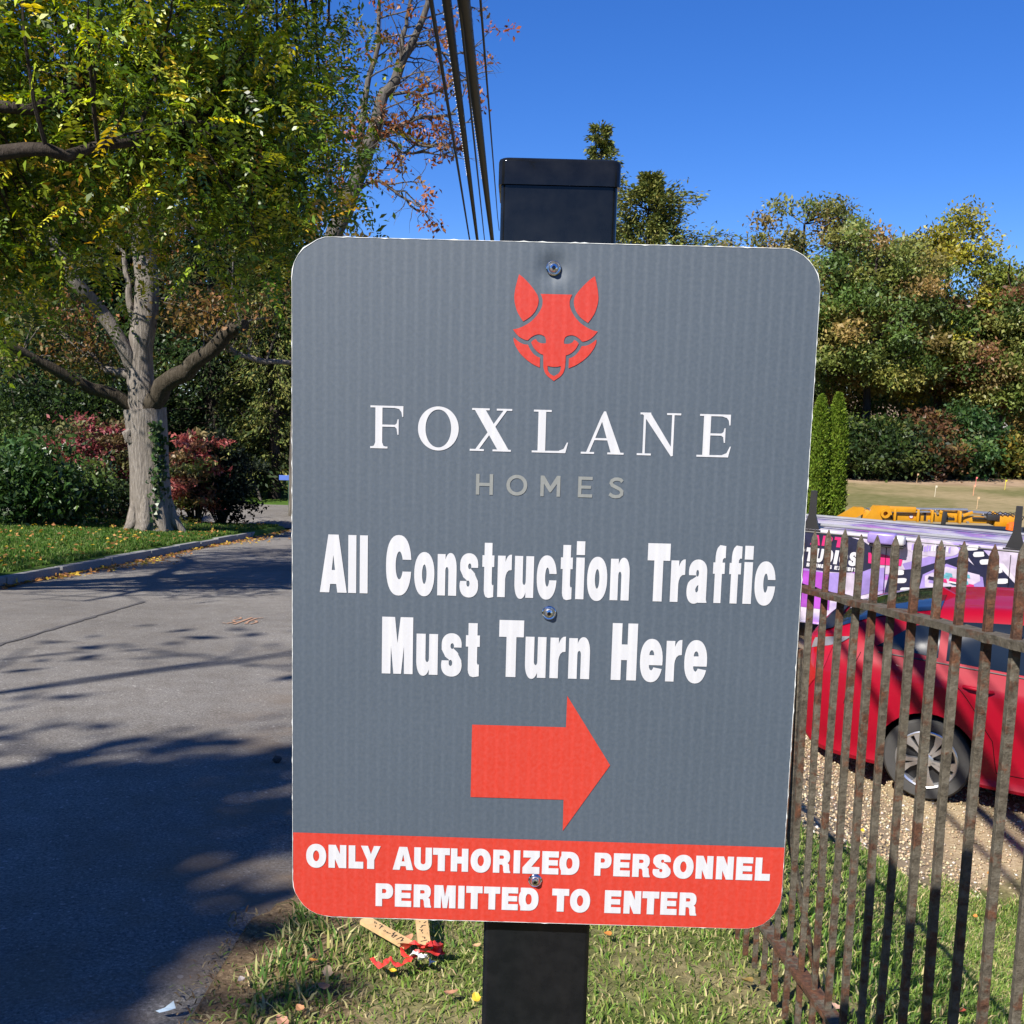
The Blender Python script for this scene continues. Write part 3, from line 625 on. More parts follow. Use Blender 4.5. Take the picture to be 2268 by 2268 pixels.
def rail(zc, off):
    mb = MB(); rgr = random.Random(int(zc*1000)); ring = []
    ii = np.linspace(-35, 17, 130)
    for i in ii:
        x, y = fence_xyz(i); z = zc+FS*(2.4-y); w, h = .0185*rgr.uniform(.94, 1.06), .0065*rgr.uniform(.85, 1.2); dz = rgr.uniform(-.0012, .0012)
        ring.append([(x-.72-w, y-2.4, z-h+dz), (x-.72+w, y-2.4, z-h+dz), (x-.72+w, y-2.4, z+h+dz), (x-.72-w, y-2.4, z+h+dz)])
    for r2 in ring: mb.v += r2
    mb.f = [(k*4+i, k*4+(i+1) % 4, (k+1)*4+(i+1) % 4, (k+1)*4+i) for k in range(len(ring)-1) for i in range(4)]+[(3, 2, 1, 0), tuple(range(len(ring)*4-4, len(ring)*4))]
    return mb.build('rail', M['iron'], fence)
rail(1.116, 0); rail(.182, 0)
# a leaning stay bar that props the fence from the lot side
mb = MB(); x, y = fence_xyz(-1); mb.tube([(x-.72+.01, y-2.4, .95), (x-.72+.02, y-2.4+.02, .45), (x-.72+.16, y-2.4+.10, hz(x+.16, y+.1)-.03)], .009, 6); mb.build('stay_bar', M['iron'], fence)

# ------------------------------------------------------------------ vehicles
def cr(vals, t):
    """Catmull-Rom along axis 0 of vals at float index t"""
    n = len(vals); i = int(min(max(math.floor(t), 0), n-2)); u = t-i
    p0, p1, p2, p3 = vals[max(i-1, 0)], vals[i], vals[i+1], vals[min(i+2, n-1)]
    return .5*((2*p1)+(-p0+p2)*u+(2*p0-5*p1+4*p2-p3)*u*u+(-p0+3*p1-3*p2+p3)*u**3)
class Loft:
    def __init__(s, X, rows):           # rows[r][k] = (y,z) at station k
        s.X = np.array(X, float); s.G = np.array([[(s.X[k], rows[r][k][0], rows[r][k][1]) for r in range(len(rows))] for k in range(len(X))])
    def P(s, k, r):                      # station index k, row index r (floats)
        return cr(np.array([cr(s.G[i], r) for i in range(len(s.X))]) if False else np.array([cr(s.G[i], r) for i in range(max(0, int(k)-1), min(len(s.X), int(k)+4))]), k-max(0, int(k)-1))
    def kx(s, x): return float(np.interp(x, s.X, np.arange(len(s.X))))
    def N(s, k, r):
        e = .02; a = s.P(min(k+e, len(s.X)-1), r)-s.P(max(k-e, 0), r); b = s.P(k, min(r+e, s.G.shape[1]-1))-s.P(k, max(r-e, 0))
        n = np.cross(a, b); n /= (np.linalg.norm(n)+1e-9); return n if n[1]*1+n[2]*.5 > 0 else -n
    def body(s, sub_k=5, sub_r=4):
        nk, nr = (len(s.X)-1)*sub_k+1, (s.G.shape[1]-1)*sub_r+1
        g = np.array([[s.P(i/sub_k, j/sub_r) for j in range(nr)] for i in range(nk)])
        g[:, 0, 1] = 0; g[:, -1, 1] = 0
        m_ = g.copy(); m_[:, :, 1] *= -1
        full = np.concatenate([g, m_[:, ::-1][:, 1:-1]], 1); nc = full.shape[1]
        mb = MB(); mb.v = [tuple(p) for p in full.reshape(-1, 3)]
        mb.f = [(i*nc+j, i*nc+(j+1) % nc, (i+1)*nc+(j+1) % nc, (i+1)*nc+j) for i in range(nk-1) for j in range(nc)]
        mb.f += [tuple(range(nc))[::-1], tuple(range((nk-1)*nc, nk*nc))]; mb.mi = [0]*len(mb.f); return mb
    def patch(s, corners, off, n=10, m_=6, side=1, both=False):
        """quad in (x,row) space: corners a,b,c,d ; lifted by off along the surface normal"""
        a, b, c, d = [np.array(q_, float) for q_ in corners]; mb = MB()
        for sd_ in ((1, -1) if both else (side,)):
            vs_ = []
            for i in range(n+1):
                for j in range(m_+1):
                    u, v = i/n, j/m_; q_ = (a*(1-u)+b*u)*(1-v)+(d*(1-u)+c*u)*v; k = s.kx(q_[0]); p = s.P(k, q_[1])+s.N(k, q_[1])*off
                    vs_.append((p[0], p[1]*sd_, p[2]))
            mb.add(vs_, [(i*(m_+1)+j, (i+1)*(m_+1)+j, (i+1)*(m_+1)+j+1, i*(m_+1)+j+1) for i in range(n) for j in range(m_)])
        return mb
def paint(name, c, rough=.45, metal=.0, coat=.28):
    mt, nt, bs = new_mat(name); n = noise(nt, 900, 1); n2 = noise(nt, 3, 4)
    nt.links.new(mixc(nt, .25, c, ramp(nt, n2, [(.3, tuple(k*.7 for k in c)), (.7, tuple(min(1, k*1.2) for k in c))])), bs.inputs['Base Color'])
    bs.inputs['Roughness'].default_value = rough; bs.inputs['Metallic'].default_value = metal; bs.inputs['Coat Weight'].default_value = coat; bs.inputs['Coat Roughness'].default_value = .02; bs.inputs['Specular IOR Level'].default_value = .12
    return mt
M['red_paint'] = paint('red_car_paint', (.26, .002, .014)); M['trim'] = simple('black_trim', (.015, .015, .016), .5); M['tyre'] = simple('tyre_rubber', (.055, .054, .052), .8, spec=.3, bmp=.3, bscale=120)
M['alloy'] = simple('alloy', (.62, .63, .65), .28, .85, var=.06); M['well'] = simple('wheel_well', (.004, .004, .004), .9, spec=.1)
M['tail'] = simple('tail_lamp', (.30, .006, .008), .12, coat=.8); M['lampclear'] = simple('lamp_clear', (.22, .21, .22), .12, .3)
mt, nt, bs = new_mat('car_glass'); M['car_glass'] = mt
nt.links.new(ramp(nt, noise(nt, 2, 2), [(.3, (.006, .009, .012)), (.7, (.012, .017, .022))]), bs.inputs['Base Color']); bs.inputs['Roughness'].default_value = .04; bs.inputs['Specular IOR Level'].default_value = .75

def make_wheel(name, parent, r=.318, w=.2, side=-1, spokes=5):
    root = MB(); prof = [(r*.66, -w*.42), (r*.80, -w*.5), (r*.93, -w*.5), (r*.99, -w*.36), (r, -w*.2), (r, w*.2), (r*.99, w*.36), (r*.93, w*.5), (r*.80, w*.5), (r*.66, w*.42)]
    root.lathe(prof, axis='Y', n=40, closed=True); wh = root.build(name, M['tyre'], parent, smooth=40)
    rim = MB(); y = side*w*.5
    rim.lathe([(r*.70, y-side*.005), (r*.675, y+side*.002), (r*.63, y-side*.006), (r*.615, y-side*.03), (r*.60, y-side*.09)], axis='Y', n=40)
    for k in range(spokes*2):
        a = 2*math.pi*(k//2)/spokes+(-.24 if k % 2 else .24); a2 = 2*math.pi*(k//2)/spokes+(-.12 if k % 2 else .12)
        def pt(rr, th, wd, yy): return Vector((rr*math.cos(th)-wd*math.sin(th), yy, rr*math.sin(th)+wd*math.cos(th)))
        v = []
        for rr, th, wd, dy in ((r*.14, a2, .012, 0), (r*.40, (a+a2)/2, .016, 0), (r*.64, a, .034, -.004)):
            for s_, yy in ((-1, y+side*dy), (1, y+side*dy), (1, y-side*.028), (-1, y-side*.028)): v.append(pt(rr, th, wd*s_, yy))
        rim.add(v, [(0, 4, 5, 1), (1, 5, 6, 2), (2, 6, 7, 3), (3, 7, 4, 0), (4, 8, 9, 5), (5, 9, 10, 6), (6, 10, 11, 7), (7, 11, 8, 4), (0, 1, 2, 3), (8, 11, 10, 9)])
    rim.lathe([(.001, y+side*.004), (r*.11, y+side*.004), (r*.16, y-side*.004), (r*.16, y-side*.03)], axis='Y', n=20)
    rim.build('rim', M['alloy'], wh, smooth=35)
    dk = MB(); dk.lathe([(.001, y-side*.05), (r*.62, y-side*.05)], axis='Y', n=32); dk.build('brake_disc', M['trim'], wh)
    return wh
def cut_arches(mb, name, mat, centers, r, yin, yout, parent):
    o = mb.build(name, [mat, M['well']], None, recalc=True); cut = MB()
    for (cx, cz) in centers:
        for sd_ in (-1, 1): cut.cyl((cx, sd_*yin, cz), (cx, sd_*yout, cz), r, n=40)
    cut.cur = 1; co = cut.build('cut', [mat, M['well']], None); co.data.polygons.foreach_set('material_index', [1]*len(co.data.polygons))
    bo = o.modifiers.new('b', 'BOOLEAN'); bo.operation = 'DIFFERENCE'; bo.object = co; bo.solver = 'EXACT'
    dg = bpy.context.evaluated_depsgraph_get(); me = bpy.data.meshes.new_from_object(o.evaluated_get(dg))
    bpy.data.objects.remove(o); bpy.data.objects.remove(co)
    me.polygons.foreach_set('use_smooth', [True]*len(me.polygons)); me.set_sharp_from_angle(angle=R(28)); me.name = name
    return link(name, me, None, parent)

# --- red hatchback, tail to the left, its right flank towards the fence. Car axes: x forward, y to its left, z up
CAR_RZ = R(-27)
CX = [-.97, -.93, -.78, -.45, 0., .5, 1.1, 1.8, 2.3, 2.9, 3.35, 3.55]
ROWS = [
 [(0, z) for z in (.38, .30, .22, .20, .20, .18, .17, .17, .18, .20, .24, .36)],
 list(zip((.50, .62, .72, .78, .80, .82, .82, .82, .82, .80, .70, .45), (.38, .30, .22, .20, .20, .18, .17, .17, .18, .20, .24, .36))),
 list(zip((.58, .72, .80, .85, .87, .87, .87, .87, .87, .86, .78, .5), (.46, .42, .37, .34, .32, .30, .30, .30, .30, .33, .36, .43))),
 list(zip((.60, .75, .835, .875, .885, .875, .87, .87, .88, .87, .79, .5), (.62, .61, .60, .60, .60, .58, .55, .55, .57, .58, .55, .54))),
 list(zip((.58, .725, .81, .85, .868, .865, .86, .855, .86, .84, .74, .45), (.84, .86, .885, .90, .90, .87, .85, .83, .80, .76, .68, .61))),
 list(zip((.54, .67, .745, .785, .80, .80, .79, .79, .78, .70, .58, .3), (1.00, 1.03, 1.05, 1.06, 1.04, 1.01, .98, .95, .92, .86, .76, .65))),
 list(zip((.52, .60, .615, .60, .585, .585, .585, .60, .66, .55, .45, .2), (1.05, 1.10, 1.165, 1.285, 1.375, 1.42, 1.43, 1.33, 1.10, .92, .80, .67))),
 list(zip((.28, .31, .33, .33, .33, .33, .33, .35, .4, .35, .28, .12), (1.07, 1.125, 1.20, 1.335, 1.425, 1.465, 1.475, 1.38, 1.14, .95, .83, .68))),
 [(0, z) for z in (1.075, 1.13, 1.21, 1.345, 1.435, 1.475, 1.485, 1.40, 1.16, .96, .84, .68)]]
lf = Loft(CX, ROWS)
wc = np.array([3.16, 7.4, -1.165])       # outer face of the rear wheel
ax = np.array([math.cos(CAR_RZ), math.sin(CAR_RZ)]); perp = np.array([-ax[1], ax[0]])
car_xy = wc[:2]+perp*.845
CARZ = -1.165-.318
car = thing('hatchback_car', 'glossy red hatchback car parked on the gravel behind the fence', 'car', (car_xy[0], car_xy[1], CARZ), CAR_RZ)
cut_arches(lf.body(), 'body', M['red_paint'], ((0, .325), (2.70, .325)), .365, .60, 1.1, car)
for x in (0, 2.70):
    for sd_ in (-1, 1):
        wh = make_wheel('wheel', car, side=sd_); wh.location = (x, sd_*.745, .318); wh.rotation_euler = (0, .35, 0)
# glass
for a, b, c, d, nm_ in (((-.42, 5.25), (.02, 5.18), (.02, 5.82), (-.18, 5.75), 'window'), ((.08, 5.15), (.98, 5.12), (.98, 5.88), (.08, 5.84), 'window'), ((1.08, 5.12), (2.12, 5.14), (1.62, 5.86), (1.08, 5.88), 'window')):
    for sd_ in (1, -1): lf.patch([a, b, c, d], .004, 10, 6, sd_).build(nm_, M['car_glass'], car, smooth=60)
lf.patch([(-.74, 6.12), (.0, 6.25), (.0, 8.0), (-.74, 8.0)], .005, 10, 8, both=True).build('hatch_glass', M['car_glass'], car, smooth=60)
lf.patch([(1.50, 6.15), (2.42, 6.1), (2.42, 8.0), (1.50, 8.0)], .005, 10, 8, both=True).build('windscreen', M['car_glass'], car, smooth=60)
lf.patch([(-.88, 6.1), (-.77, 6.1), (-.77, 8.0), (-.88, 8.0)], .012, 4, 8, both=True).build('spoiler_lip', M['trim'], car, smooth=60)
for sd_ in (1, -1):
    lf.patch([(-.962, 3.1), (-.80, 3.9), (-.70, 5.7), (-.93, 5.9)], .006, 6, 12, sd_).build('tail_lamp', M['tail'], car, smooth=60)
    lf.patch([(-.90, 4.9), (-.66, 5.3), (-.60, 5.5), (-.88, 5.6)], .009, 6, 4, sd_).build('lamp_lens', M['lampclear'], car, smooth=60)
    lf.patch([(-.90, 1.3), (2.9, 1.3), (2.9, 1.8), (-.90, 1.9)], .004, 30, 3, sd_).build('sill', M['trim'], car, smooth=60) if sd_ > 0 else None
    # seams of the doors
    for path in ([(.12, 5.0), (.12, 4.4), (.30, 3.6), (.44, 2.9), (.48, 2.1)], [(1.03, 5.0), (1.03, 3.5), (1.02, 2.1)], [(2.15, 5.0), (2.2, 3.5), (2.12, 2.1)], [(-.52, 5.0), (-.56, 4.2), (-.60, 3.2)], [(.48, 2.1), (1.02, 2.1), (2.12, 2.1)]):
        pts = []
        for i in range(len(path)-1):
            for u in np.linspace(0, 1, 6, endpoint=(i == len(path)-2)):
                q_ = np.array(path[i])*(1-u)+np.array(path[i+1])*u; k = lf.kx(q_[0]); p = lf.P(k, q_[1])+lf.N(k, q_[1])*.0005; pts.append((p[0], p[1]*sd_, p[2]))
        MB().tube(pts, .0028, 5).build('door_seam', M['well'], car)
    for hx in (.22, 1.18):
        k0, k1 = lf.kx(hx), lf.kx(hx+.2); p0 = lf.P(k0, 4.25); p1 = lf.P(k1, 4.25)
        MB().tube([(p0[0], (p0[1]+.004)*sd_, p0[2]), (p0[0]+.04, (p0[1]+.034)*sd_, p0[2]+.005), (p1[0]-.04, (p1[1]+.034)*sd_, p1[2]+.005), (p1[0], (p1[1]+.004)*sd_, p1[2])], [.012, .014, .014, .012], 8).build('door_handle', M['red_paint'], car, smooth=60)
    MB().box((1.98, sd_*.93, 1.02), (.16, .2, .14), None, .04).build('mirror', M['red_paint'], car, smooth=60)
    lf.patch([(3.05, 4.1), (3.50, 3.6), (3.45, 4.6), (3.0, 5.0)], .006, 6, 6, sd_).build('headlamp', M['lampclear'], car, smooth=60)
    # bright strip along the window edge
    pts = []
    for x in np.linspace(-.40, 2.1, 24):
        k = lf.kx(x); p = lf.P(k, 5.08)+lf.N(k, 5.08)*.003; pts.append((p[0], p[1]*sd_, p[2]))
    MB().tube(pts, .006, 5).build('window_trim', M['trim'], car)
mb = MB(); mb.prism([(-.13, 0), (.09, 0), (.02, .035), (-.09, .085), (-.13, .08)], -.025, .025); o = mb.build('antenna_fin', M['red_paint'], car, smooth=40); o.location = (.02, 0, 1.425)
MB().box((-.955, 0, .78), (.03, .52, .13), None, .01).build('number_plate_recess', M['trim'], car)

# --- wrapped van behind the car
VAN_RZ = R(-30); van_o = np.array([4.656, 13.746]); VZ = -1.78
van = thing('van', 'van wrapped in purple and white graphics with a black roof rack', 'van', (van_o[0], van_o[1], VZ), VAN_RZ)
mt, nt, bs = new_mat('van_wrap'); M['wrap'] = mt
tc = nd(nt, 'TexCoord'); mp = nd(nt, 'Mapping'); mp.inputs['Rotation'].default_value = (0, R(35), 0); mp.inputs['Scale'].default_value = (1, 1, 2.2); nt.links.new(tc.outputs['Object'], mp.inputs[0])
n1 = noise(nt, 1.1, 3, vec=mp.outputs[0]); n2 = noise(nt, 3.2, 5, vec=mp.outputs[0])
c = ramp(nt, n1, [(.36, (.52, .49, .54)), (.47, (.46, .42, .52)), (.55, (.24, .17, .42)), (.62, (.34, .09, .40)), (.70, (.52, .48, .54))])
c = mixc(nt, ramp(nt, n2, [(.57, (0, 0, 0)), (.62, (1, 1, 1))]), c, (.40, .35, .46))
nt.links.new(c, bs.inputs['Base Color']); bs.inputs['Roughness'].default_value = .35; bs.inputs['Coat Weight'].default_value = .3
VX = [-2.75, -2.5, -2.1, -1.7, -.8, .9, 2.1, 2.40, 2.48]
def vrow(ys, zs): return list(zip(ys, zs))
ub = (.38, .28, .25, .25, .25, .25, .25, .28, .34)
VR = [[(0, z) for z in ub], vrow((.66, .80, .87, .88, .88, .88, .88, .84, .74), ub), vrow((.70, .84, .91, .92, .92, .92, .92, .89, .80), (.44, .36, .33, .33, .33, .33, .33, .36, .42)),
      vrow((.70, .84, .91, .92, .92, .92, .92, .89, .80), (.66, .72, .75, .75, .75, .75, .75, .75, .75)), vrow((.66, .84, .91, .92, .92, .92, .92, .89, .80), (.82, .95, 1.06, 1.08, 1.08, 1.08, 1.08, 1.08, 1.06)), vrow((.5, .72, .84, .90, .915, .915, .915, .88, .79), (.86, 1.05, 1.32, 1.45, 1.475, 1.475, 1.475, 1.46, 1.42)),
      vrow((.4, .62, .72, .79, .82, .82, .82, .79, .72), (.88, 1.10, 1.38, 1.51, 1.54, 1.54, 1.54, 1.52, 1.48)), vrow((.2, .36, .42, .44, .45, .45, .45, .44, .40), (.89, 1.12, 1.41, 1.535, 1.565, 1.565, 1.565, 1.55, 1.51)), [(0, z) for z in (.895, 1.125, 1.415, 1.54, 1.57, 1.57, 1.57, 1.555, 1.515)]]
VR = [[(y_*.758, min(z_, 1.505)) for y_, z_ in r_] for r_ in VR]
lv = Loft(VX, VR); cut_arches(lv.body(5, 4), 'body', M['wrap'], ((-1.95, .34), (.89, .36)), .43, .46, 1.2, van)
for x in (-1.95, .89):
    for sd_ in (-1, 1):
        wh = make_wheel('wheel', van, side=sd_); wh.location = (x, sd_*.58, .318)
M['navy'] = simple('navy_print', (.014, .016, .04), .3, var=.3, scale=12); M['pinkp'] = simple('pink_print', (.46, .02, .13), .3); M['whitep'] = simple('white_vinyl', (.50, .50, .52), .35, var=.05)
M['lilac'] = simple('lilac_print', (.24, .18, .44), .3, var=.25, scale=5); M['magenta'] = simple('magenta_print', (.30, .06, .40), .3, var=.3, scale=4); M['palewhite'] = simple('pale_print', (.42, .37, .47), .3, var=.2, scale=9); M['teal'] = simple('teal_print', (.10, .30, .36), .3, var=.3, scale=20)
SY = -.700; M['steel_dull'] = simple('dull_rail', (.20, .205, .22), .7)
def T(*pts): return [(1.2*x, 1.2*z-.676) for x, z in pts]
def decal(ops, name, mat, lift=.004):
    V, Tt = cdt_ops(ops); mb = MB().add([(x, SY-lift, z) for x, z in V], Tt); o = mb.build(name, mat, van, recalc=False)
    if o.data.polygons[0].normal.y > 0: o.data.flip_normals()
    return o
def poly(name, mat, lift, *pts): return decal([(A_, T(*pts))], name, M[mat], lift)
# light panels, navy text panel, film strips
poly('graphic', 'magenta', .003, (-1.6, .95), (-.10, .95), (-.10, 1.36), (-1.6, 1.36)); poly('graphic', 'lilac', .004, (-.16, 1.10), (.02, 1.12), (.02, 1.38), (-.16, 1.36))
poly('graphic', 'palewhite', .004, (.0, 1.10), (.16, 1.12), (.14, 1.39), (.03, 1.38))
poly('graphic', 'lilac', .004, (.20, 1.15), (.46, 1.25), (.45, 1.49), (.30, 1.46), (.19, 1.40))
poly('graphic', 'palewhite', .003, (.40, 1.42), (1.10, 1.42), (1.10, 1.81), (.40, 1.81))
poly('graphic', 'lilac', .0045, (.70, 1.40), (1.20, 1.60), (1.16, 1.80), (.98, 1.70), (.62, 1.55))
poly('text_panel', 'navy', .006, (-1.1, 1.38), (-.37, 1.39), (-.17, 1.378), (.04, 1.39), (.234, 1.425), (.32, 1.47), (.345, 1.58), (.31, 1.69), (.213, 1.747), (.04, 1.787), (-.16, 1.79), (-1.1, 1.76))
poly('film_strip', 'navy', .006, (.46, 1.22), (.50, 1.46), (.75, 1.511), (.97, 1.61), (1.19, 1.70), (1.60, 1.40), (1.53, 1.25), (.50, 1.20))
poly('film_strip', 'navy', .007, (1.15, 1.81), (1.35, 1.81), (1.74, 1.43), (1.72, 1.34), (1.53, 1.34), (1.25, 1.69))
poly('graphic', 'lilac', .0075, (.80, 1.27), (1.44, 1.30), (1.40, 1.50), (1.05, 1.60), (.83, 1.46))
poly('graphic', 'palewhite', .0045, (1.45, 1.81), (1.90, 1.81), (1.90, 1.45), (1.78, 1.43)); poly('graphic', 'magenta', .005, (1.74, 1.40), (1.92, 1.40), (1.92, 1.55), (1.70, 1.52))
rg = random.Random(5)
for cx, cz in ((1.282, 1.79), (1.344, 1.73), (1.415, 1.66), (1.524, 1.583), (1.58, 1.481), (1.656, 1.389), (.62, 1.37), (.668, 1.276), (.59, 1.452)):
    decal([(A_, T(*[(cx+x*.052*(.9+.2*rg.random()), cz+z*.027+x*.008) for x, z in se(0, 0, 1, 1, 4, 16)]))], 'sprocket_hole', M['whitep'], .010)
decal([(A_, T(*[(x, z) for x, z in se(.90, 1.745, .26, .085, 2.2)]))], 'picture', M['palewhite'], .008)
for k in range(16):
    a = .70+.024*k; b = 1.70+.02*rg.random(); poly('picture_detail', rg.choice(['pinkp', 'navy', 'lilac', 'whitep']), .011, (a, b), (a+.017, b), (a+.017, b+.05+.03*rg.random()), (a, b+.05))
poly('picture', 'palewhite', .009, (.86, 1.33), (1.25, 1.36), (1.38, 1.46), (1.37, 1.52), (1.05, 1.57), (.85, 1.45))
for k in range(16):
    a, b = rg.uniform(.88, 1.26), rg.uniform(1.36, 1.50); poly('picture_detail', rg.choice(['teal', 'pinkp', 'navy', 'lilac', 'whitep', 'teal']), .011+.0004*k, (a, b), (a+.08, b-.008), (a+.07, b+.03), (a+.01, b+.035))
poly('pink_arrow', 'pinkp', .010, (.27, 1.632), (.389, 1.633), (.48, 1.62), (.56, 1.60), (.62, 1.595), (.61, 1.525), (.40, 1.514), (.276, 1.519))
def van_text(s, x0, z0, h, glyphs, wd, gap, mat, lift=.012, slant=.12):
    mb = MB(); x = x0
    for ch in s:
        if ch == ' ': x += wd*.6; continue
        wch = wd*(.45 if ch == 'I' else 1)
        V, Tt = cdt_ops(glyphs[ch]); mb.add([(x+u*wch+slant*v*h, SY-lift, z0+v*h) for u, v in V], Tt); x += wch+gap
    o = mb.build('lettering', mat, van, recalc=False)
    if o.data.polygons[0].normal.y > 0: o.data.flip_normals()
    return o
G2['B'] = [(A_, rc(0, 0, .6, 1)), (A_, se(.58, .27, .42, .27, 2.3)), (A_, se(.55, .74, .40, .26, 2.3)), (D_, se(.5, .29, .12, .08)), (D_, se(.5, .72, .10, .07))]
G2['X'] = [(A_, [(0, 1), (.38, 1), (1, 0), (.62, 0)]), (A_, [(1, 1), (.62, 1), (0, 0), (.38, 0)])]
van_text('STUDIOS', -.60, 1.085, .185, G2, .105, .018, M['whitep']); van_text('ART', -.42, 1.31, .135, G2, .13, .02, M['pinkp'])
van_text('BANNERS EXHIBITS', -.45, 1.015, .05, G2, .040, .008, M['whitep'])
for x in (.54, 1.965): MB().box((x, SY-.005, 1.02), (.007, .014, .82)).build('door_seam', M['well'], van)
MB().tube([(-1.7, SY+.0, 1.475), (2.1, SY+.0, 1.475)], .012, 6).build('gutter', M['trim'], van)
MB().box((.50, -.80, 1.50), (.34, .2, .14), None, .025).build('mirror', M['lilac'], van, smooth=60); MB().box((.70, -.81, 1.49), (.15, .18, .12), None, .03).build('mirror_cap', M['whitep'], van, smooth=60); MB().box((.56, -.79, 1.41), (.42, .16, .035), None, .012).build('mirror_base', M['trim'], van)
for sd_ in (-1, 1): MB().tube([(-1.7, sd_*.46, 1.54), (0, sd_*.46, 1.552), (2.1, sd_*.46, 1.545)], .022, 8).build('roof_rail', M['steel_dull'], van, smooth=60)
for x in (-.43, 2.0):
    mb = MB(); mb.prism([(x-.11, 1.50), (x+.11, 1.50), (x+.05, 1.70), (x+.045, 2.02), (x-.025, 2.02), (x-.04, 1.70)], -.685, -.635); mb.box((x, -.67, 1.50), (.26, .07, .02)); mb.build('rack_upright', M['trim'], van)

# --- yellow folded crane on a flat truck, beyond the van
M['yellow'] = simple('yellow_machine_paint', (.50, .23, .008), .4, var=.12, scale=3, coat=.3); M['steel'] = simple('hydraulic_steel', (.45, .46, .48), .3, .8); M['amber'] = simple('amber_lens', (.75, .12, .008), .2, coat=.6); M['chassis'] = simple('machine_black', (.02, .02, .021), .5)
KS = .74; kp = at(2020.5, 1144, 18.2); KZ = float(lot_z(18.6)); kr = thing('crane_truck', 'yellow hydraulic crane arm folded flat on a dark truck bed beyond the van', 'crane truck', (kp[0]+.08, kp[1]+.08, KZ), R(-6)); kr.scale = (KS, KS, KS)
bz = (kp[2]-KZ)/KS                       # height of the arm above the ground
def kbox(name, c, s, mat, rot=0, bv=.006): o = MB().box((0, 0, 0), s, None, bv).build(name, mat, kr, smooth=40); o.location = (c[0], c[1], bz+c[2]); o.rotation_euler = (0, rot, 0); return o
kbox('boom', (-.15, 0, 0), (2.2, .22, .22), M['yellow'])
kbox('boom_section', (1.35, .02, -.03), (1.5, .17, .16), M['yellow'])
kbox('boom_section', (-.35, -.13, .17), (.62, .14, .13), M['yellow'])
o = MB().prism([(-1.95, -.16), (-1.45, .17), (-1.25, .17), (-1.18, .05), (-1.55, -.16)], -.09, .09).build('knuckle', M['yellow'], kr); o.location = (0, -.02, bz)
o = MB().prism([(-1.42, -.18), (-1.12, .24), (-.78, .24), (-.70, .05), (-.98, -.2)], -.10, .10).build('knuckle', M['yellow'], kr); o.location = (.1, -.14, bz)
o = MB().lathe([(.055, -.05), (.11, -.05), (.11, .05), (.055, .05)], axis='Y', n=24, closed=True).build('pivot_ring', M['yellow'], kr, smooth=40); o.location = (-.78, -.30, bz+.07)
for (x0, x1, z0, z1, y_, r_c) in ((-.6, 1.2, .16, .20, -.02, .035), (.55, 2.2, .17, .10, .06, .045), (-.9, .3, .08, .13, -.16, .022)):
    o = MB().cyl((x0, y_, bz+z0), (x1, y_, bz+z1), r_c, n=14).build('hydraulic_ram', M['steel'], kr, smooth=40)
for x in (-.52, .02, .35, 1.0):
    kbox('clamp', (x, -.06, .03), (.05, .3, .30), M['yellow'], 0, .008)
kbox('upright', (.62, -.2, -.05), (.10, .05, .42), M['chassis'], R(4), .005); kbox('upright', (2.55, -.25, .06), (.10, .06, .62), M['chassis'], R(12), .005)
kbox('turret', (2.05, 0, -.02), (.5, .4, .26), M['yellow']); kbox('valve_block', (1.75, -.12, .06), (.28, .22, .14), M['chassis']); kbox('post_bracket', (2.75, -.1, .05), (.09, .1, .42), M['yellow'], 0, .01)
o = MB().lathe([(.001, .17), (.10, .16), (.15, .12), (.17, 0), (.17, -.02)], n=24).build('beacon', M['amber'], kr, smooth=40); o.location = (2.15, -.42, bz-.17)
for (x_, z_, w_, h_) in ((-.55, .0, .10, .16), (.20, .02, .05, .20), (.78, -.02, .22, .06), (1.45, .02, .30, .05), (-.95, .10, .16, .05)):
    kbox('gap_plate', (x_, -.115, z_), (w_, .02, h_), M['chassis'], 0, .002)
for (x_, z_) in ((-.42, .10), (.10, .11), (.48, .10), (1.05, .07), (1.62, .05), (-1.1, .12), (.3, -.09), (1.2, -.09)):
    o = MB().cyl((0, -.15, 0), (0, .15, 0), .028, n=12).build('pin', M['steel'], kr, smooth=40); o.location = (x_, 0, bz+z_)
for (x_, rot_) in ((-.72, -.5), (.70, .35), (1.15, -.4), (1.9, .5)): kbox('brace', (x_, -.10, .09), (.34, .05, .07), M['yellow'], rot_)
for k in range(6):
    rg2 = random.Random(k); MB().tube([(1.6+.1*k, -.1, bz+.1), (1.65+.12*k, -.22, bz+.19+.02*rg2.random()), (1.85+.12*k, -.2, bz+.1), (1.9+.1*k, -.1, bz-.1)], .012, 6).build('hose', M['chassis'], kr, smooth=60)
o = MB().lathe([(.001, 0), (.055, 0)], axis='Y', n=20).build('warning_disc', M['whitep'], kr); o.location = (-.12, -.116, bz)
o = MB().lathe([(.042, 0), (.055, 0)], axis='Y', n=20).build('warning_ring', M['tail'], kr); o.location = (-.12, -.119, bz)
kbox('bed', (.8, .3, -.40), (5.0, 1.8, .16), M['chassis']); kbox('frame_rail', (.8, .3, -.80), (5.0, .9, .62), M['chassis'])
for x in (-1.0, .3, 2.6):
    for y_ in (-.5, 1.1): wh = make_wheel('wheel', kr, r=.46, w=.26, side=-1 if y_ < 0 else 1); wh.location = (x, y_, .455)

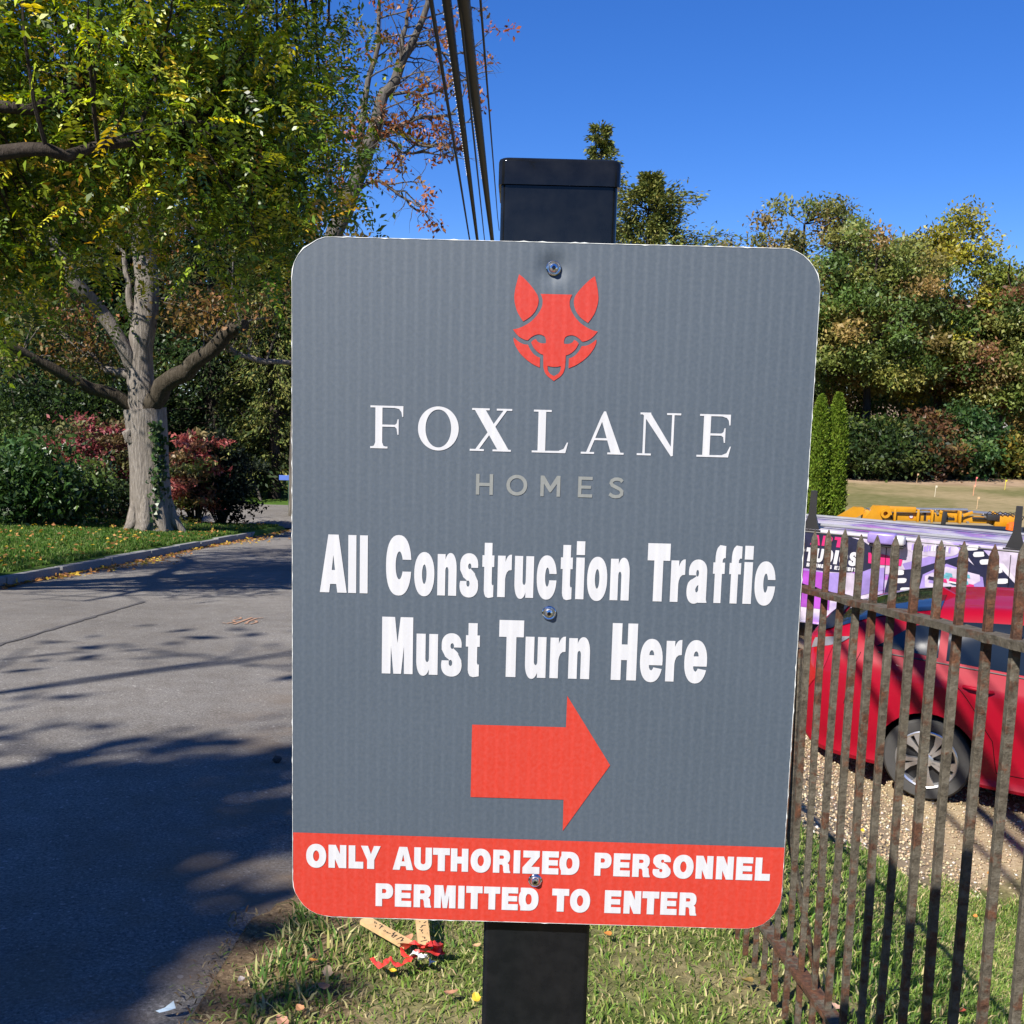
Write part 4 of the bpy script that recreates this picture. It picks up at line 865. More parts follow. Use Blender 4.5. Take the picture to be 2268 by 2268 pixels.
# ------------------------------------------------------------------ vegetation
def unit(v): return v/(np.linalg.norm(v, axis=-1, keepdims=True)+1e-9)
def rand_unit(rng, n): return unit(rng.normal(size=(n, 3)))
def leaf_quads(C, D, Nn, length, width, fold=.25):
    """C base points, D leaf direction, Nn leaf normal; a pointed, lightly folded leaf each (4 verts, one quad)"""
    n = len(C); S = unit(np.cross(D, Nn)); length = np.broadcast_to(length, n)[:, None]; width = np.broadcast_to(width, n)[:, None]
    up = unit(np.cross(S, D))
    mid = C+D*length*.42
    V = np.stack([C, mid+S*width*.5+up*width*fold, C+D*length, mid-S*width*.5+up*width*fold], 1).reshape(-1, 3)
    return V, np.arange(4*n).reshape(-1, 4)
def tint_pick(rng, n, pal, jitter=.25):
    w = np.array([p[0] for p in pal], float); k = rng.choice(len(pal), n, p=w/w.sum()); c = np.array([p[1] for p in pal])[k]
    return np.clip(c*(1+rng.uniform(-jitter, jitter, (n, 1)))*(1+rng.uniform(-.08, .08, (n, 3))), 0, 1)
class Cloud:
    def __init__(s): s.V = []; s.F = []; s.C = []; s.n = 0
    def add(s, V, F, c):
        s.V.append(V); s.F.append(F+s.n); s.C.append(np.repeat(c, len(V)//len(c), 0)); s.n += len(V)
    def build(s, name, mat, parent):
        me = np_mesh(name, np.concatenate(s.V), np.concatenate(s.F), np.concatenate(s.C)); return link(name, me, mat, parent)
def near_on(limbs, p):
    best = None
    for L in limbs:
        d = np.linalg.norm(L-p, axis=1)*(1.0); i = int(np.argmin(d))
        if best is None or d[i] < best[0]: best = (d[i], L[i])
    return best[1]
def densify(path, n=14):
    P = np.array(path, float); t = np.linspace(0, len(P)-1, n); return np.array([cr(P, k) for k in t])
def limb_tube(mb, path, r0, r1, n=8, k=14, wob=0, rng=None, flare=0):
    P = densify(path, k)
    if wob and rng is not None: P[1:-1] += rng.normal(size=(k-2, 3))*wob
    rr = np.linspace(r0, r1, k)
    if flare: rr = rr*(1+flare*np.exp(-np.linspace(0, 1, k)*12))
    mb.tube(P, list(rr), n); return P
def twigs(mb, limbs, centers, rng, r=.02, droop=.1):
    ends = []
    for c in centers:
        a = near_on(limbs, c); m_ = (a+c)/2+rng.normal(size=3)*.08*np.linalg.norm(c-a)+np.array([0, 0, droop*np.linalg.norm(c-a)])
        L = np.linalg.norm(c-a); rr = min(r, .012+L*.008)
        mb.tube([a, a*.4+m_*.6, m_*.5+c*.5, c], [rr, rr*.8, rr*.55, rr*.25], 5, cap=False)
        ends.append(m_)
    return ends
def blob(rng, n, center, radii, shell=.55, power=2.0, cut_low=None, lump=.25):
    """points through the outer part of a lumpy ellipsoid"""
    out = np.zeros((0, 3)); ph = rng.uniform(0, 6.28, 6)
    while len(out) < n:
        d = rand_unit(rng, n*2); rad = shell+(1-shell)*rng.uniform(0, 1, (len(d), 1))**.6
        l = 1+lump*(np.sin(d[:, :1]*5+ph[0])*np.sin(d[:, 1:2]*4+ph[1])+.6*np.sin(d[:, 2:3]*7+ph[2])*np.sin(d[:, :1]*6+ph[3]))
        p = d*rad*l*np.array(radii)+np.array(center)
        if cut_low is not None: p = p[p[:, 2] > cut_low]
        out = np.concatenate([out, p])
    return out[:n]
def leaf_clumps(cl, rng, centers, per, spread, size, pal, up=.35, width=.5, flat=.6, jitter=.25, clump_tint=None, droop=0):
    k = len(centers); C = np.repeat(centers, per, 0); n = len(C)
    off = rng.normal(size=(n, 3))*spread*np.array([1, 1, flat]); C = C+off
    D = rand_unit(rng, n); D[:, 2] -= droop; D = unit(D); N = rand_unit(rng, n); N[:, 2] += up; N = unit(N)
    L = size*rng.uniform(.6, 1.3, n); V, F = leaf_quads(C, D, N, L, L*width)
    col = np.repeat(tint_pick(rng, k, pal, jitter), per, 0)*(1+rng.uniform(-.3, .3, (n, 1))); cl.add(V, F, np.clip(col, 0, 1))

# --- near tree with feathery leaves that hangs over the road from the left verge
def fronds(cl, rng, centers, per, spread, length, pal, pairs=9, droop=.55, wid=.195):
    k = len(centers); B0 = np.repeat(centers, per, 0)+rng.normal(size=(k*per, 3))*spread; n = len(B0)
    D = rand_unit(rng, n); D[:, 2] = D[:, 2]*.8-droop*rng.uniform(-.3, 1, n); D = unit(D)
    S = unit(np.cross(D, np.array([0, 0, 1.0])+rng.normal(size=(n, 3))*.25)); U = np.cross(S, D)
    L = length*rng.uniform(.65, 1.25, n); col = tint_pick(rng, n, pal, .5)*1.3
    for p in range(pairs):
        t = (p+1)/(pairs+.6); base = B0+D*(L*t)[:, None]-np.array([0, 0, 1])*(L*t*t*.22)[:, None]
        for s in (-1, 1):
            d = unit(S*s+D*.45-np.array([0, 0, .25])+rng.normal(size=(n, 3))*.12); ll = L*wid*math.sin(math.pi*(.25+.6*t))*rng.uniform(.8, 1.15, n)
            V, F = leaf_quads(base, d, U+rng.normal(size=(n, 3))*.25, ll, ll*.42); cl.add(V, F, np.clip(col*(1+rng.uniform(-.4, .4, (n, 1))), 0, 1))
    tip = B0+D*L[:, None]-np.array([0, 0, 1])*(L*.22)[:, None]; V, F = leaf_quads(tip, unit(D-np.array([0, 0, .4])), U, L*wid*.8, L*wid*.3); cl.add(V, F, col)
rng = np.random.default_rng(11)
wx, wy = -8.3, 9.2; wz = hz(wx, wy)
walnut = thing('walnut_tree', 'tree with feathery green and yellow leaves hanging over the road', 'tree', (0, 0, 0))
mb = MB(); base = np.array([wx, wy, wz-.2])
limbs = [limb_tube(mb, [base, base+[.1, .1, 2.2], base+[.3, .2, 4.4], base+[.5, .5, 7.5], base+[.9, .9, 10.5]], .34, .08, 12, 18, .02, rng, .5)]
for path, r0 in (([(-8.1, 9.3, 1.9), (-6.2, 9.2, 3.15), (-4.6, 9.1, 3.38), (-3.9, 9.2, 3.45), (-3.3, 10.4, 3.9)], .11), ([(-8.0, 9.3, 2.6), (-6.0, 9.5, 3.75), (-4.5, 9.6, 3.9), (-3.8, 10.6, 4.6)], .10),
                 ([(-8.0, 9.4, 3.6), (-6.4, 10.6, 5.2), (-4.5, 11.4, 6.0), (-2.4, 12.0, 6.3)], .13), ([(-7.9, 9.5, 4.8), (-6.2, 9.2, 6.4), (-4.4, 8.8, 7.2), (-2.6, 8.6, 7.4)], .12), ([(-7.9, 9.5, 4.6), (-7.0, 12.0, 6.2), (-5.6, 13.6, 6.6), (-3.4, 14.4, 6.4)], .12),
                 ([(-8.1, 9.4, 4.2), (-9.8, 10.5, 6.0), (-11.5, 11.0, 7.0)], .12), ([(-8.1, 9.3, 4.0), (-8.6, 7.0, 5.8), (-9.0, 5.0, 6.4)], .12)):
    limbs.append(limb_tube(mb, path, r0, .03, 8, 16, .03, rng))
cs = np.concatenate([blob(rng, 260, (-4.3, 11.2, 5.6), (3.1, 3.0, 2.9), .45, cut_low=2.75), blob(rng, 90, (-5.4, 10.5, 3.7), (2.6, 2.0, 1.4), .2, cut_low=2.55), blob(rng, 26, (-5.7, 10.6, 2.75), (1.1, 1.0, .6), .2), blob(rng, 60, (-2.5, 11.5, 4.0), (1.0, 1.6, 1.5), .2, cut_low=2.7), blob(rng, 110, (-7.6, 11, 7.4), (3.6, 3.4, 2.8), .5), blob(rng, 70, (-8.8, 7.5, 6.2), (2.6, 2.6, 2.0), .5)])
cs = cs[cs[:, 0] < -.158*cs[:, 1]-.30]; cs = cs[~((cs[:, 0] < -3.5) & (cs[:, 0] > -6) & (cs[:, 2] > 2.9) & (cs[:, 2] < 4.5) & (cs[:, 1] < 9.9))]
twigs(mb, limbs, cs, rng, .022)
mb.build('trunk', M['bark_dark'], walnut, smooth=60)
cl = Cloud(); WP = [(5, (.08, .135, .014)), (4, (.15, .21, .018)), (3.2, (.30, .33, .03)), (1.4, (.52, .42, .035)), (.4, (.46, .27, .03)), (1.2, (.04, .08, .012))]
cs = cs[cs[:, 1] > 8.4]; fronds(cl, rng, cs, 21, .34, .40, WP); leaf_clumps(cl, rng, cs, 75, .36, .095, [(w_, tuple(1.3*q for q in c_)) for w_, c_ in WP], up=.3, width=.42, flat=.85, jitter=.4, droop=.35)
cl.build('crown', M['walnut_leaf'], walnut)

# --- big pale-barked tree on the verge
rng = np.random.default_rng(5); b0 = hit(338, 1176); TY = float(b0[1])
oak = thing('oak_tree', 'old tree with thick pale trunk and ivy on the grass verge', 'tree', (0, 0, 0)); mb = MB()
def px(x, y, dy=0): return at(x, y, TY+dy)
pxm = TY/2268.0
def ptube(pts, w0, w1, n=10, k=14, wob=0, dys=None, flare=0):
    path = [px(x, y, 0 if dys is None else dys[i]) for i, (x, y) in enumerate(pts)]; return limb_tube(mb, path, w0*pxm/2, w1*pxm/2, n, k, wob, rng, flare)
root = px(339, 1182); limbs = []
P = densify([px(340, 1196), px(338, 1170), px(333, 1080), px(328, 980), px(321, 905)], 16); mb.tube(P, [pxm/2*w for w in np.interp(np.linspace(0, 1, 16), [0, .08, .2, .35, .6, 1], [170, 132, 106, 93, 84, 92])], 18); limbs.append(P)
for a_ in np.linspace(0, 6.28, 9)[:-1]:
    g_ = px(338, 1176); rr_ = rng.uniform(.55, .78); g2 = g_+np.array([math.cos(a_)*rr_, math.sin(a_)*rr_, 0]); g2[2] = hz(g2[0], g2[1])-.06
    mb.tube([g_+np.array([math.cos(a_)*.30, math.sin(a_)*.34, .9]), g_+np.array([math.cos(a_)*.40, math.sin(a_)*.40, .25]), g2], [.08, .16, .05], 7)
limbs.append(ptube([(321, 930), (316, 860), (311, 790), (326, 672), (323, 590), (318, 470), (330, 330)], 64, 40, 12, 20, .02))
limbs.append(ptube([(300, 830), (280, 780), (226, 690), (174, 629), (123, 544), (72, 515), (5, 470)], 34, 24, 9, 18, .02, [0, -.2, -.4, -.8, -1, -1.2, -1.4]))
limbs.append(ptube([(300, 835), (270, 826), (232, 819)], 26, 17, 8, 8)); limbs.append(ptube([(500, 770), (560, 792), (640, 805), (720, 800)], 16, 9, 8, 12, .03, [1, 1.2, 1.6, 2]))
limbs.append(ptube([(300, 760), (292, 700), (285, 640), (276, 560)], 22, 10, 8, 12, .02))
for (x, y, w, hgt) in ((286, 972, 30, 34),):   # old scar where a limb was cut
    q_ = px(x, y, -.3); mb.tube([q_+[.12, 0, -.1], q_, q_+[-.05, -.02, .1], q_+[.1, 0, .25]], [.05, .10, .10, .05], 8)
cs = np.concatenate([blob(rng, 80, px(330, 300), (5.2, 4.5, 3.4), .4), blob(rng, 26, px(500, 690), (1.6, 1.6, .8), .2), blob(rng, 20, px(90, 690), (1.8, 1.8, 1.0), .2), blob(rng, 10, px(190, 800), (1.0, 1.2, .4), .2)])
mb.build('trunk', M['bark_pale'], oak, smooth=60)
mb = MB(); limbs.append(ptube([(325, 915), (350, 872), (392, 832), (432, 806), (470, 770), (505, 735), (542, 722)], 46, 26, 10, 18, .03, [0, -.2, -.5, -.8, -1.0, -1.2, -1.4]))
mb.build('limb', M['bark_brown'], oak, smooth=60)
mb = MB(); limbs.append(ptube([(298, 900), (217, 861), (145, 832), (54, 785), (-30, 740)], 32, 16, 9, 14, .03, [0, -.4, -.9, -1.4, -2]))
mb.build('limb', M['bark_brown'], oak, smooth=60)
mb = MB(); twigs(mb, limbs, cs, rng, .03); mb.build('twigs', M['bark_grey'], oak, smooth=60)
cl = Cloud(); OP = [(3, (.14, .10, .025)), (2, (.20, .11, .035)), (2, (.10, .10, .022)), (1, (.26, .12, .05)), (2, (.06, .08, .015))]
leaf_clumps(cl, rng, cs, 85, .36, .125, OP, flat=.5); cl.build('crown', M['leaf'], oak)
cl = Cloud(); n = 420; t = rng.uniform(0, 1, n); yy = 1165-t*230; xx = 360-t*14+rng.normal(size=n)*(13-6*t)
C = np.array([px(x, y, -.47+.012*abs(x-340)) for x, y in zip(xx, yy)]); V, F = leaf_quads(C, unit(rng.normal(size=(n, 3))-[0, 0, .5]), unit(rng.normal(size=(n, 3))*.5+[.2, -1, .2]), .10, .09)
cl.add(V, F, tint_pick(rng, n, [(1, (.03, .07, .02)), (1, (.06, .10, .03))])); cl.build('ivy', M['gloss_leaf'], oak)

# --- half bare tree with rust coloured leaves, far side of the cross street
def recurse(mb, rng, p, d, L, r, lev, tips, sides=6, up=.12, kids=(3, 4), spread=.75):
    n = 5; P = [p]; dd = d.copy()
    for i in range(n-1):
        dd = unit(dd+rng.normal(size=3)*.20+np.array([0, 0, up*.5])); P.append(P[-1]+dd*L/(n-1))
    rr = np.linspace(r, r*.5, n); mb.tube(P, list(rr), max(4, sides), cap=False)
    if lev == 0: tips.append((P[-1], dd)); return
    for k in range(rng.integers(kids[0], kids[1]+1)):
        t = rng.uniform(.25, 1.0); i = min(int(t*(n-1)), n-2); q_ = P[i]+(P[i+1]-P[i])*(t*(n-1)-i)
        s = unit(np.cross(dd, rand_unit(rng, 1)[0])); nd_ = unit(dd*(1-spread*.5)+s*spread+np.array([0, 0, up]))
        recurse(mb, rng, q_, nd_, L*rng.uniform(.5, .72), r*rng.uniform(.38, .52), lev-1, tips, sides-1, up, kids, spread)
    tips.append((P[-1], dd))
rng = np.random.default_rng(21); BY = 30.5
bare = thing('rusty_oak_tree', 'half bare tree with grey branches and rust orange leaf tufts against the sky', 'tree', (0, 0, 0)); mb = MB(); tips = []
def bx(x, y, dy=0): return at(x, y, BY+dy)
bb = BY/2268.0
def bt(pts, w0, w1, k=14):
    P = [bx(*q_) for q_ in pts]; return limb_tube(mb, P, w0*bb/2, w1*bb/2, 8, k, .02, rng)
g0 = bx(660, 900); g0[2] = hz(g0[0], g0[1])-.2
main = limb_tube(mb, [g0, bx(670, 800), bx(735, 545), bx(777, 435), bx(818, 319), bx(835, 261), bx(847, 215), bx(876, 180), bx(888, 133), bx(915, 90), bx(945, 20), bx(960, -80)], 44*bb/2, 9*bb/2, 10, 26, .02, rng)
st = [main, bt([(795, 342), (809, 220), (824, 145), (841, 96), (838, 30), (850, -60)], 15, 6), bt([(888, 133), (893, 81), (905, 29), (920, -60)], 12, 6), bt([(818, 319), (860, 290), (915, 265), (970, 258), (1010, 252)], 13, 5), bt([(835, 261), (880, 285), (930, 320), (985, 318)], 10, 4), bt([(847, 215), (895, 205), (940, 212), (1000, 190)], 9, 4), bt([(880, 150), (930, 95), (965, 110), (1010, 130)], 9, 4), bt([(777, 435), (830, 400), (880, 430), (930, 470)], 10, 4), bt([(765, 470), (720, 380), (700, 300), (690, 200)], 12, 5), bt([(860, 310), (900, 340), (960, 325)], 8, 3)]
for L in st:
    for k in range(2 if L is main else 0, len(L), 2):
        if rng.random() < .95:
            d = unit(L[min(k+1, len(L)-1)]-L[max(k-1, 0)]); s = unit(np.cross(d, rand_unit(rng, 1)[0])+np.array([.45, 0, 0]))
            if L is main and k < 6: continue
            recurse(mb, rng, L[k], unit(d*.4+s), rng.uniform(.7, 1.5), .028, 2, tips, 5, .02, (2, 3), .8)
mb.build('trunk', M['bark_grey'], bare, smooth=60)
tp = np.array([t[0] for t in tips]); sel = tp[rng.random(len(tp)) < .20]; cl = Cloud()
leaf_clumps(cl, rng, sel, 16, .12, .17, [(3, (.30, .10, .035)), (2, (.36, .15, .06)), (1, (.20, .07, .03)), (1, (.24, .14, .05))], flat=.9, droop=.5); cl.build('crown', M['leaf'], bare)

# --- generic broadleaf tree and bush
def broadleaf(name, label, x, y, h, rx, pal, seed, n=70, per=110, size=.30, trunk_r=.22, crown_lo=.30, group=None, cat='tree', mat='leaf', barkm='bark_dark', spread=None, lump=.3, lean=0, shell=.5):
    rng = np.random.default_rng(seed); z = hz(x, y); t = thing(name, label, cat, (x, y, z), 0, group); mb = MB()
    top = np.array([lean, 0, h*.86]); tr = limb_tube(mb, [(0, 0, -.3), (lean*.2, .05, h*.3), (lean*.6, -.05, h*.6), top], trunk_r, trunk_r*.2, 8, 14, .03, rng, .4); limbs = [tr[3:]]
    for k in range(7):
        a = rng.uniform(0, 6.28); i = rng.integers(4, 12); e = tr[i]+np.array([math.cos(a)*rx*.6, math.sin(a)*rx*.6, h*.18*rng.uniform(.4, 1.2)])
        limbs.append(limb_tube(mb, [tr[i], (tr[i]+e)/2+[0, 0, .3], e], trunk_r*.4, trunk_r*.1, 6, 8, .03, rng))
    ch = h*(1-crown_lo)/2; cs = blob(rng, n, (lean*.6, 0, h-ch*1.08), (rx, rx, ch*.92), shell, lump=lump)
    twigs(mb, limbs, cs, rng, .03); mb.build('trunk', M[barkm], t, smooth=60); cl = Cloud()
    leaf_clumps(cl, rng, cs, per, spread or rx*.17, size, pal, flat=.65); cl.build('crown', M[mat], t); return t
def bush(name, label, x, y, h, rx, pal, seed, n=60, per=90, size=.12, group=None, mat='leaf', flat=.5, up=.5, ry=None, spread=None, width=.5):
    rng = np.random.default_rng(seed); z = hz(x, y); t = thing(name, label, 'shrub', (x, y, z), 0, group); mb = MB()
    cs = blob(rng, n, (0, 0, h*.52), (rx, ry or rx, h*.5), .35, cut_low=.08); root_ = np.array([[0, 0, -.1], [0, 0, .15]])
    for c in cs[::2]:
        m_ = c*.5+np.array([0, 0, .1]); mb.tube([(c[0]*.1, c[1]*.1, -.1), m_, c], [.02, .012, .005], 5, cap=False)
    mb.build('stems', M['bark_dark'], t, smooth=60); cl = Cloud(); leaf_clumps(cl, rng, cs, per, spread or rx*.2, size, pal, up=up, flat=flat, width=width); cl.build('foliage', M[mat], t); return t
def conifer(name, label, x, y, h, rx, pal, seed, tiers=26, per_b=9, group=None, low=.06, mat='needle', droop=.25, size=.26, ragged=.25, leaves=26):
    rng = np.random.default_rng(seed); z = hz(x, y); t = thing(name, label, 'tree', (x, y, z), 0, group); mb = MB()
    mb.tube([(0, 0, -.3), (.03, 0, h*.5), (0, 0, h)], [h*.022, h*.012, .01], 8); cl = Cloud(); CC = []; DD = []
    for k in range(tiers):
        f = low+(1-low)*k/tiers; rr = rx*(1-f)**.8*rng.uniform(1-ragged, 1+ragged)+.12
        for j in range(per_b):
            a = rng.uniform(0, 6.28); L = rr*rng.uniform(.6, 1.1); e = np.array([math.cos(a)*L, math.sin(a)*L, h*f-droop*L+rng.uniform(-.2, .2)]); s = np.array([0, 0, h*f])
            m_ = (s+e)/2+[0, 0, .12*L]; mb.tube([s, m_, e], [.025, .015, .006], 4, cap=False)
            m = leaves; u = rng.uniform(.25, 1.05, m)[:, None]; P = (1-u)**2*s+2*u*(1-u)*m_+u*u*e+rng.normal(size=(m, 3))*(.05+.05*L)
            d = unit((e-s)[None]+rng.normal(size=(m, 3))*L*.5+[0, 0, -.2*L]); CC.append(P); DD.append(d)
    C = np.concatenate(CC); D = np.concatenate(DD); N = unit(rng.normal(size=C.shape)*.6+[0, 0, 1]); L = size*rng.uniform(.6, 1.3, len(C)); V, F = leaf_quads(C, D, N, L, L*.38)
    cl.add(V, F, tint_pick(rng, len(C), pal, .3)); mb.build('trunk', M['bark_dark'], t, smooth=60); cl.build('crown', M[mat], t); return t

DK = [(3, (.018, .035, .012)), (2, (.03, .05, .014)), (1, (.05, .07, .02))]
OL = [(3, (.12, .14, .035)), (2, (.18, .18, .045)), (2, (.07, .095, .022)), (2, (.03, .05, .014))]
MG = [(3, (.035, .065, .016)), (2, (.06, .10, .02)), (1, (.10, .13, .03)), (1, (.02, .04, .012))]
REDP = [(3, (.24, .06, .065)), (2, (.20, .085, .065)), (3.5, (.15, .11, .05)), (1, (.32, .09, .09)), (1.2, (.11, .12, .04))]
PINK = [(2, (.42, .12, .10)), (2, (.32, .17, .10)), (2, (.26, .21, .09)), (1, (.50, .14, .13)), (1, (.20, .22, .06))]
def gx(px_, depth): return at(px_, 1100, depth)[0]
# left verge shrubs
bush('red_shrub', 'crimson leaved shrub to the side of the pale trunk away from the street', gx(205, 27), 27.0, 2.9, 1.25, REDP, 31, 90, 95, .14, flat=.28, up=1.2)
bush('pink_shrub', 'pinkish green shrub in tiers between pale trunk and street corner', gx(432, 26), 26.0, 2.35, .78, PINK, 32, 70, 90, .13, flat=.25, up=1.2)
bush('laurel_shrub', 'glossy green laurel shrub at the outer end of the verge planting', gx(55, 21.5), 21.5, 1.75, 1.15, [(3, (.04, .085, .02)), (2, (.07, .12, .03)), (1, (.02, .05, .015))], 33, 80, 80, .17, mat='gloss_leaf', width=.38, flat=.9)
bush('green_shrub', 'low dull green shrub between laurel and red shrub', gx(160, 23.5), 23.5, 1.35, 1.15, MG, 34, 60, 80, .12, mat='gloss_leaf', flat=.7)
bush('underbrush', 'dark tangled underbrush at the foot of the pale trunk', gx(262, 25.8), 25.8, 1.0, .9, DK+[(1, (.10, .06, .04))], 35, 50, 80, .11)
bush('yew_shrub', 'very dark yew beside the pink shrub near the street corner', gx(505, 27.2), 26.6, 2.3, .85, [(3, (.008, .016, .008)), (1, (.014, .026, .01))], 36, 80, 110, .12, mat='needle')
# woodland behind the verge
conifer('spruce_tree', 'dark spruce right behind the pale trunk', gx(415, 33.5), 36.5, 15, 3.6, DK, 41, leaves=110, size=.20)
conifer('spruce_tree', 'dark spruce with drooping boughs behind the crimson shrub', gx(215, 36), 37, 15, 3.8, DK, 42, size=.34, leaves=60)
conifer('hemlock_tree', 'olive hemlock with sunlit drooping sprays beside the blue street sign', gx(606, 35.5), 35.6, 10.5, 2.3, OL, 43, droop=.45, size=.17, leaves=120, low=.12)
conifer('spruce_tree', 'dark spruce beyond the laurel', gx(40, 34), 36, 14, 3.8, MG, 44, leaves=60, size=.34)
conifer('spruce_tree', 'blackish spruce crowding the olive hemlock', gx(520, 40), 41.5, 17, 4.2, DK, 45, leaves=110, size=.22)
broadleaf('green_tree', 'leafy green tree behind laurel and crimson shrub', gx(90, 30), 31.5, 7.5, 3.0, MG, 46, 90, 220, .15, crown_lo=.1)
broadleaf('maple_tree', 'orange brown maple glimpsed through the pale tree', gx(180, 44), 46, 15, 4.5, [(2, (.24, .10, .03)), (2, (.18, .12, .03)), (1, (.10, .10, .02))], 47, 80, 100, .34)
broadleaf('maple_tree', 'tall green brown maple filling the gap left of the rusty tree', gx(430, 50), 52, 15, 5.0, OL+[(2, (.18, .11, .03))], 48, 80, 110, .36)
broadleaf('maple_tree', 'dark green maple deep in the verge woodland', gx(0, 50), 52, 17, 6.0, MG, 49, 80, 110, .4)
broadleaf('maple_tree', 'yellow brown maple low behind the sign and the rusty tree', gx(770, 58), 60, 12.5, 4.2, [(3, (.18, .13, .03)), (2, (.12, .11, .03)), (1, (.22, .12, .04))], 50, 70, 110, .36)
bush('corner_shrub', 'light green shrub in sun across the cross street', gx(562, 36), 36.0, 1.1, .9, [(2, (.12, .16, .04)), (1, (.07, .10, .03))], 51, 30, 80, .13)
rngf = np.random.default_rng(7); cl = Cloud(); n = 420; fx = rngf.uniform(-75, 2, n); fy = rngf.uniform(62, 72, n); fz = height(fx, fy)+rngf.uniform(.5, 11, n)
leaf_clumps(cl, rngf, np.column_stack([fx, fy, fz]), 60, 1.1, .75, DK+MG[:2], flat=.8); tag(cl.build('far_wood', M['leaf'], None), 'dark far off wood closing the view down the road', 'woods', kind='stuff')
# leaning bare pole among the trees
o = thing('bare_stem', 'thin grey leaning dead stem in front of the dark trees across the cross street', 'dead tree', (0, 0, 0)); q0, q1 = at(583, 1128, 34.6), at(553, 1040, 35.2); MB().tube([q0-[0, 0, .3], q0, (q0+q1)/2+[.03, 0, 0], q1], [.07, .07, .055, .03], 7).build('stem', M['bark_grey'], o, smooth=60); MB().tube([(q0+q1)/2, (q0+q1)/2+[-.35, .1, .5]], [.03, .01], 5).build('branch', M['bark_grey'], o)

# --- right: cypress columns, cedars, woods behind the field
def cypress(x, y, h, r, seed, label):
    rng = np.random.default_rng(seed); z = hz(x, y); t = thing('arborvitae', label, 'tree', (x, y, z), 0, 'clipped arborvitae columns'); MB().tube([(0, 0, -.2), (0, 0, h*.9)], [.07, .02], 7).build('trunk', M['bark_dark'], t)
    n = 18000; u = rng.uniform(0, 1, n); a = rng.uniform(0, 6.28, n); prof = np.interp(u, [0, .06, .3, .7, .88, .96, 1], [.75, .95, 1, .86, .55, .28, .02])
    lump = 1+.10*np.sin(a*5+u*31)*np.sin(u*47+a*3)+.06*np.sin(u*90+a*7); rad = r*prof*lump*rng.uniform(.80, 1.04, n)
    C = np.stack([rad*np.cos(a), rad*np.sin(a), u*h], 1); D = unit(np.stack([np.cos(a)*.35, np.sin(a)*.35, np.ones(n)], 1)+rng.normal(size=(n, 3))*.45); N = unit(np.stack([np.cos(a), np.sin(a), np.zeros(n)], 1)+rng.normal(size=(n, 3))*.6)
    cl = Cloud(); V, F = leaf_quads(C, D, N, .09*rng.uniform(.6, 1.2, n), .035); cl.add(V, F, tint_pick(rng, n, [(3, (.13, .20, .018)), (2, (.09, .15, .014)), (1, (.18, .25, .03))], .25)); cl.build('crown', M['needle'], t)
cypress(gx(1806, 21.5), 21.5, 3.36, .235, 61, 'clipped green arborvitae column, the one nearer the sign edge'); cypress(gx(1847, 21.5), 21.6, 3.42, .235, 62, 'clipped green arborvitae column, the one on the open field side')
CED = [(3, (.14, .16, .04)), (2, (.20, .20, .05)), (1, (.07, .10, .03))]
conifer('cedar_tree', 'ragged cedar rising between the post and the woods', gx(1410, 44), 44, 12.6, 7.2, CED, 63, 34, 12, ragged=.6, droop=-.3, size=.22, low=.2, leaves=70)
conifer('cedar_tree', 'tall cedar whose tip shows just above the black post', gx(1303, 52), 52, 16.6, 4.6, CED, 64, 34, 9, ragged=.5, droop=-.2, size=.22, low=.2, leaves=60)
W1 = [(3, (.24, .18, .06)), (2, (.19, .19, .05)), (1.2, (.28, .18, .07)), (1.5, (.12, .15, .04))]
W2 = [(3, (.155, .195, .045)), (2, (.23, .23, .06)), (2, (.09, .145, .034)), (.7, (.28, .20, .07))]
W3 = [(3, (.30, .26, .035)), (2, (.22, .22, .035)), (1, (.14, .16, .03))]
wood = [(1745, 54, 14.4, 5.0, W1, 'brown oak in the woods, the first beyond the top corner of the sign'), (1905, 50, 12.3, 4.0, W2, 'olive oak in the woods behind the arborvitae'), (2060, 52, 13.3, 3.5, W3, 'yellow green tree at the woods edge, tallest above the field'), (2195, 50, 10.4, 3.6, W2+[(2, (.2, .10, .05))], 'rust flecked tree in the woods behind the crane'), (2330, 49, 11.2, 3.6, W2, 'olive tree at the far end of the woods'),
        (1830, 60, 10.6, 4.6, W2, 'dense dark olive tree deep in the woods, behind the brown oak'), (1985, 62, 10.8, 4.6, W2, 'broad olive tree deep in the woods, behind the yellow tree'), (2130, 64, 10.2, 4.6, W1, 'brown tree deep in the woods behind the rust flecked tree'), (2290, 66, 10.4, 4.6, W2, 'olive tree deep in the woods beyond the white house'), (1640, 62, 10.6, 4.2, W1, 'brown tree of the woods hidden mostly by the sign'), (2440, 60, 11, 4.6, W2, 'olive tree outside the end of the woods')]
for k, (pxx, d, h, rx, pal, lab) in enumerate(wood):
    broadleaf('woodland_tree', lab, gx(pxx, d), d, h, rx, pal, 100+k, 130, 240, .225, .26, .27 if d < 58 else .06, 'trees of the woods behind the field', spread=.40, lump=.12, shell=.45)
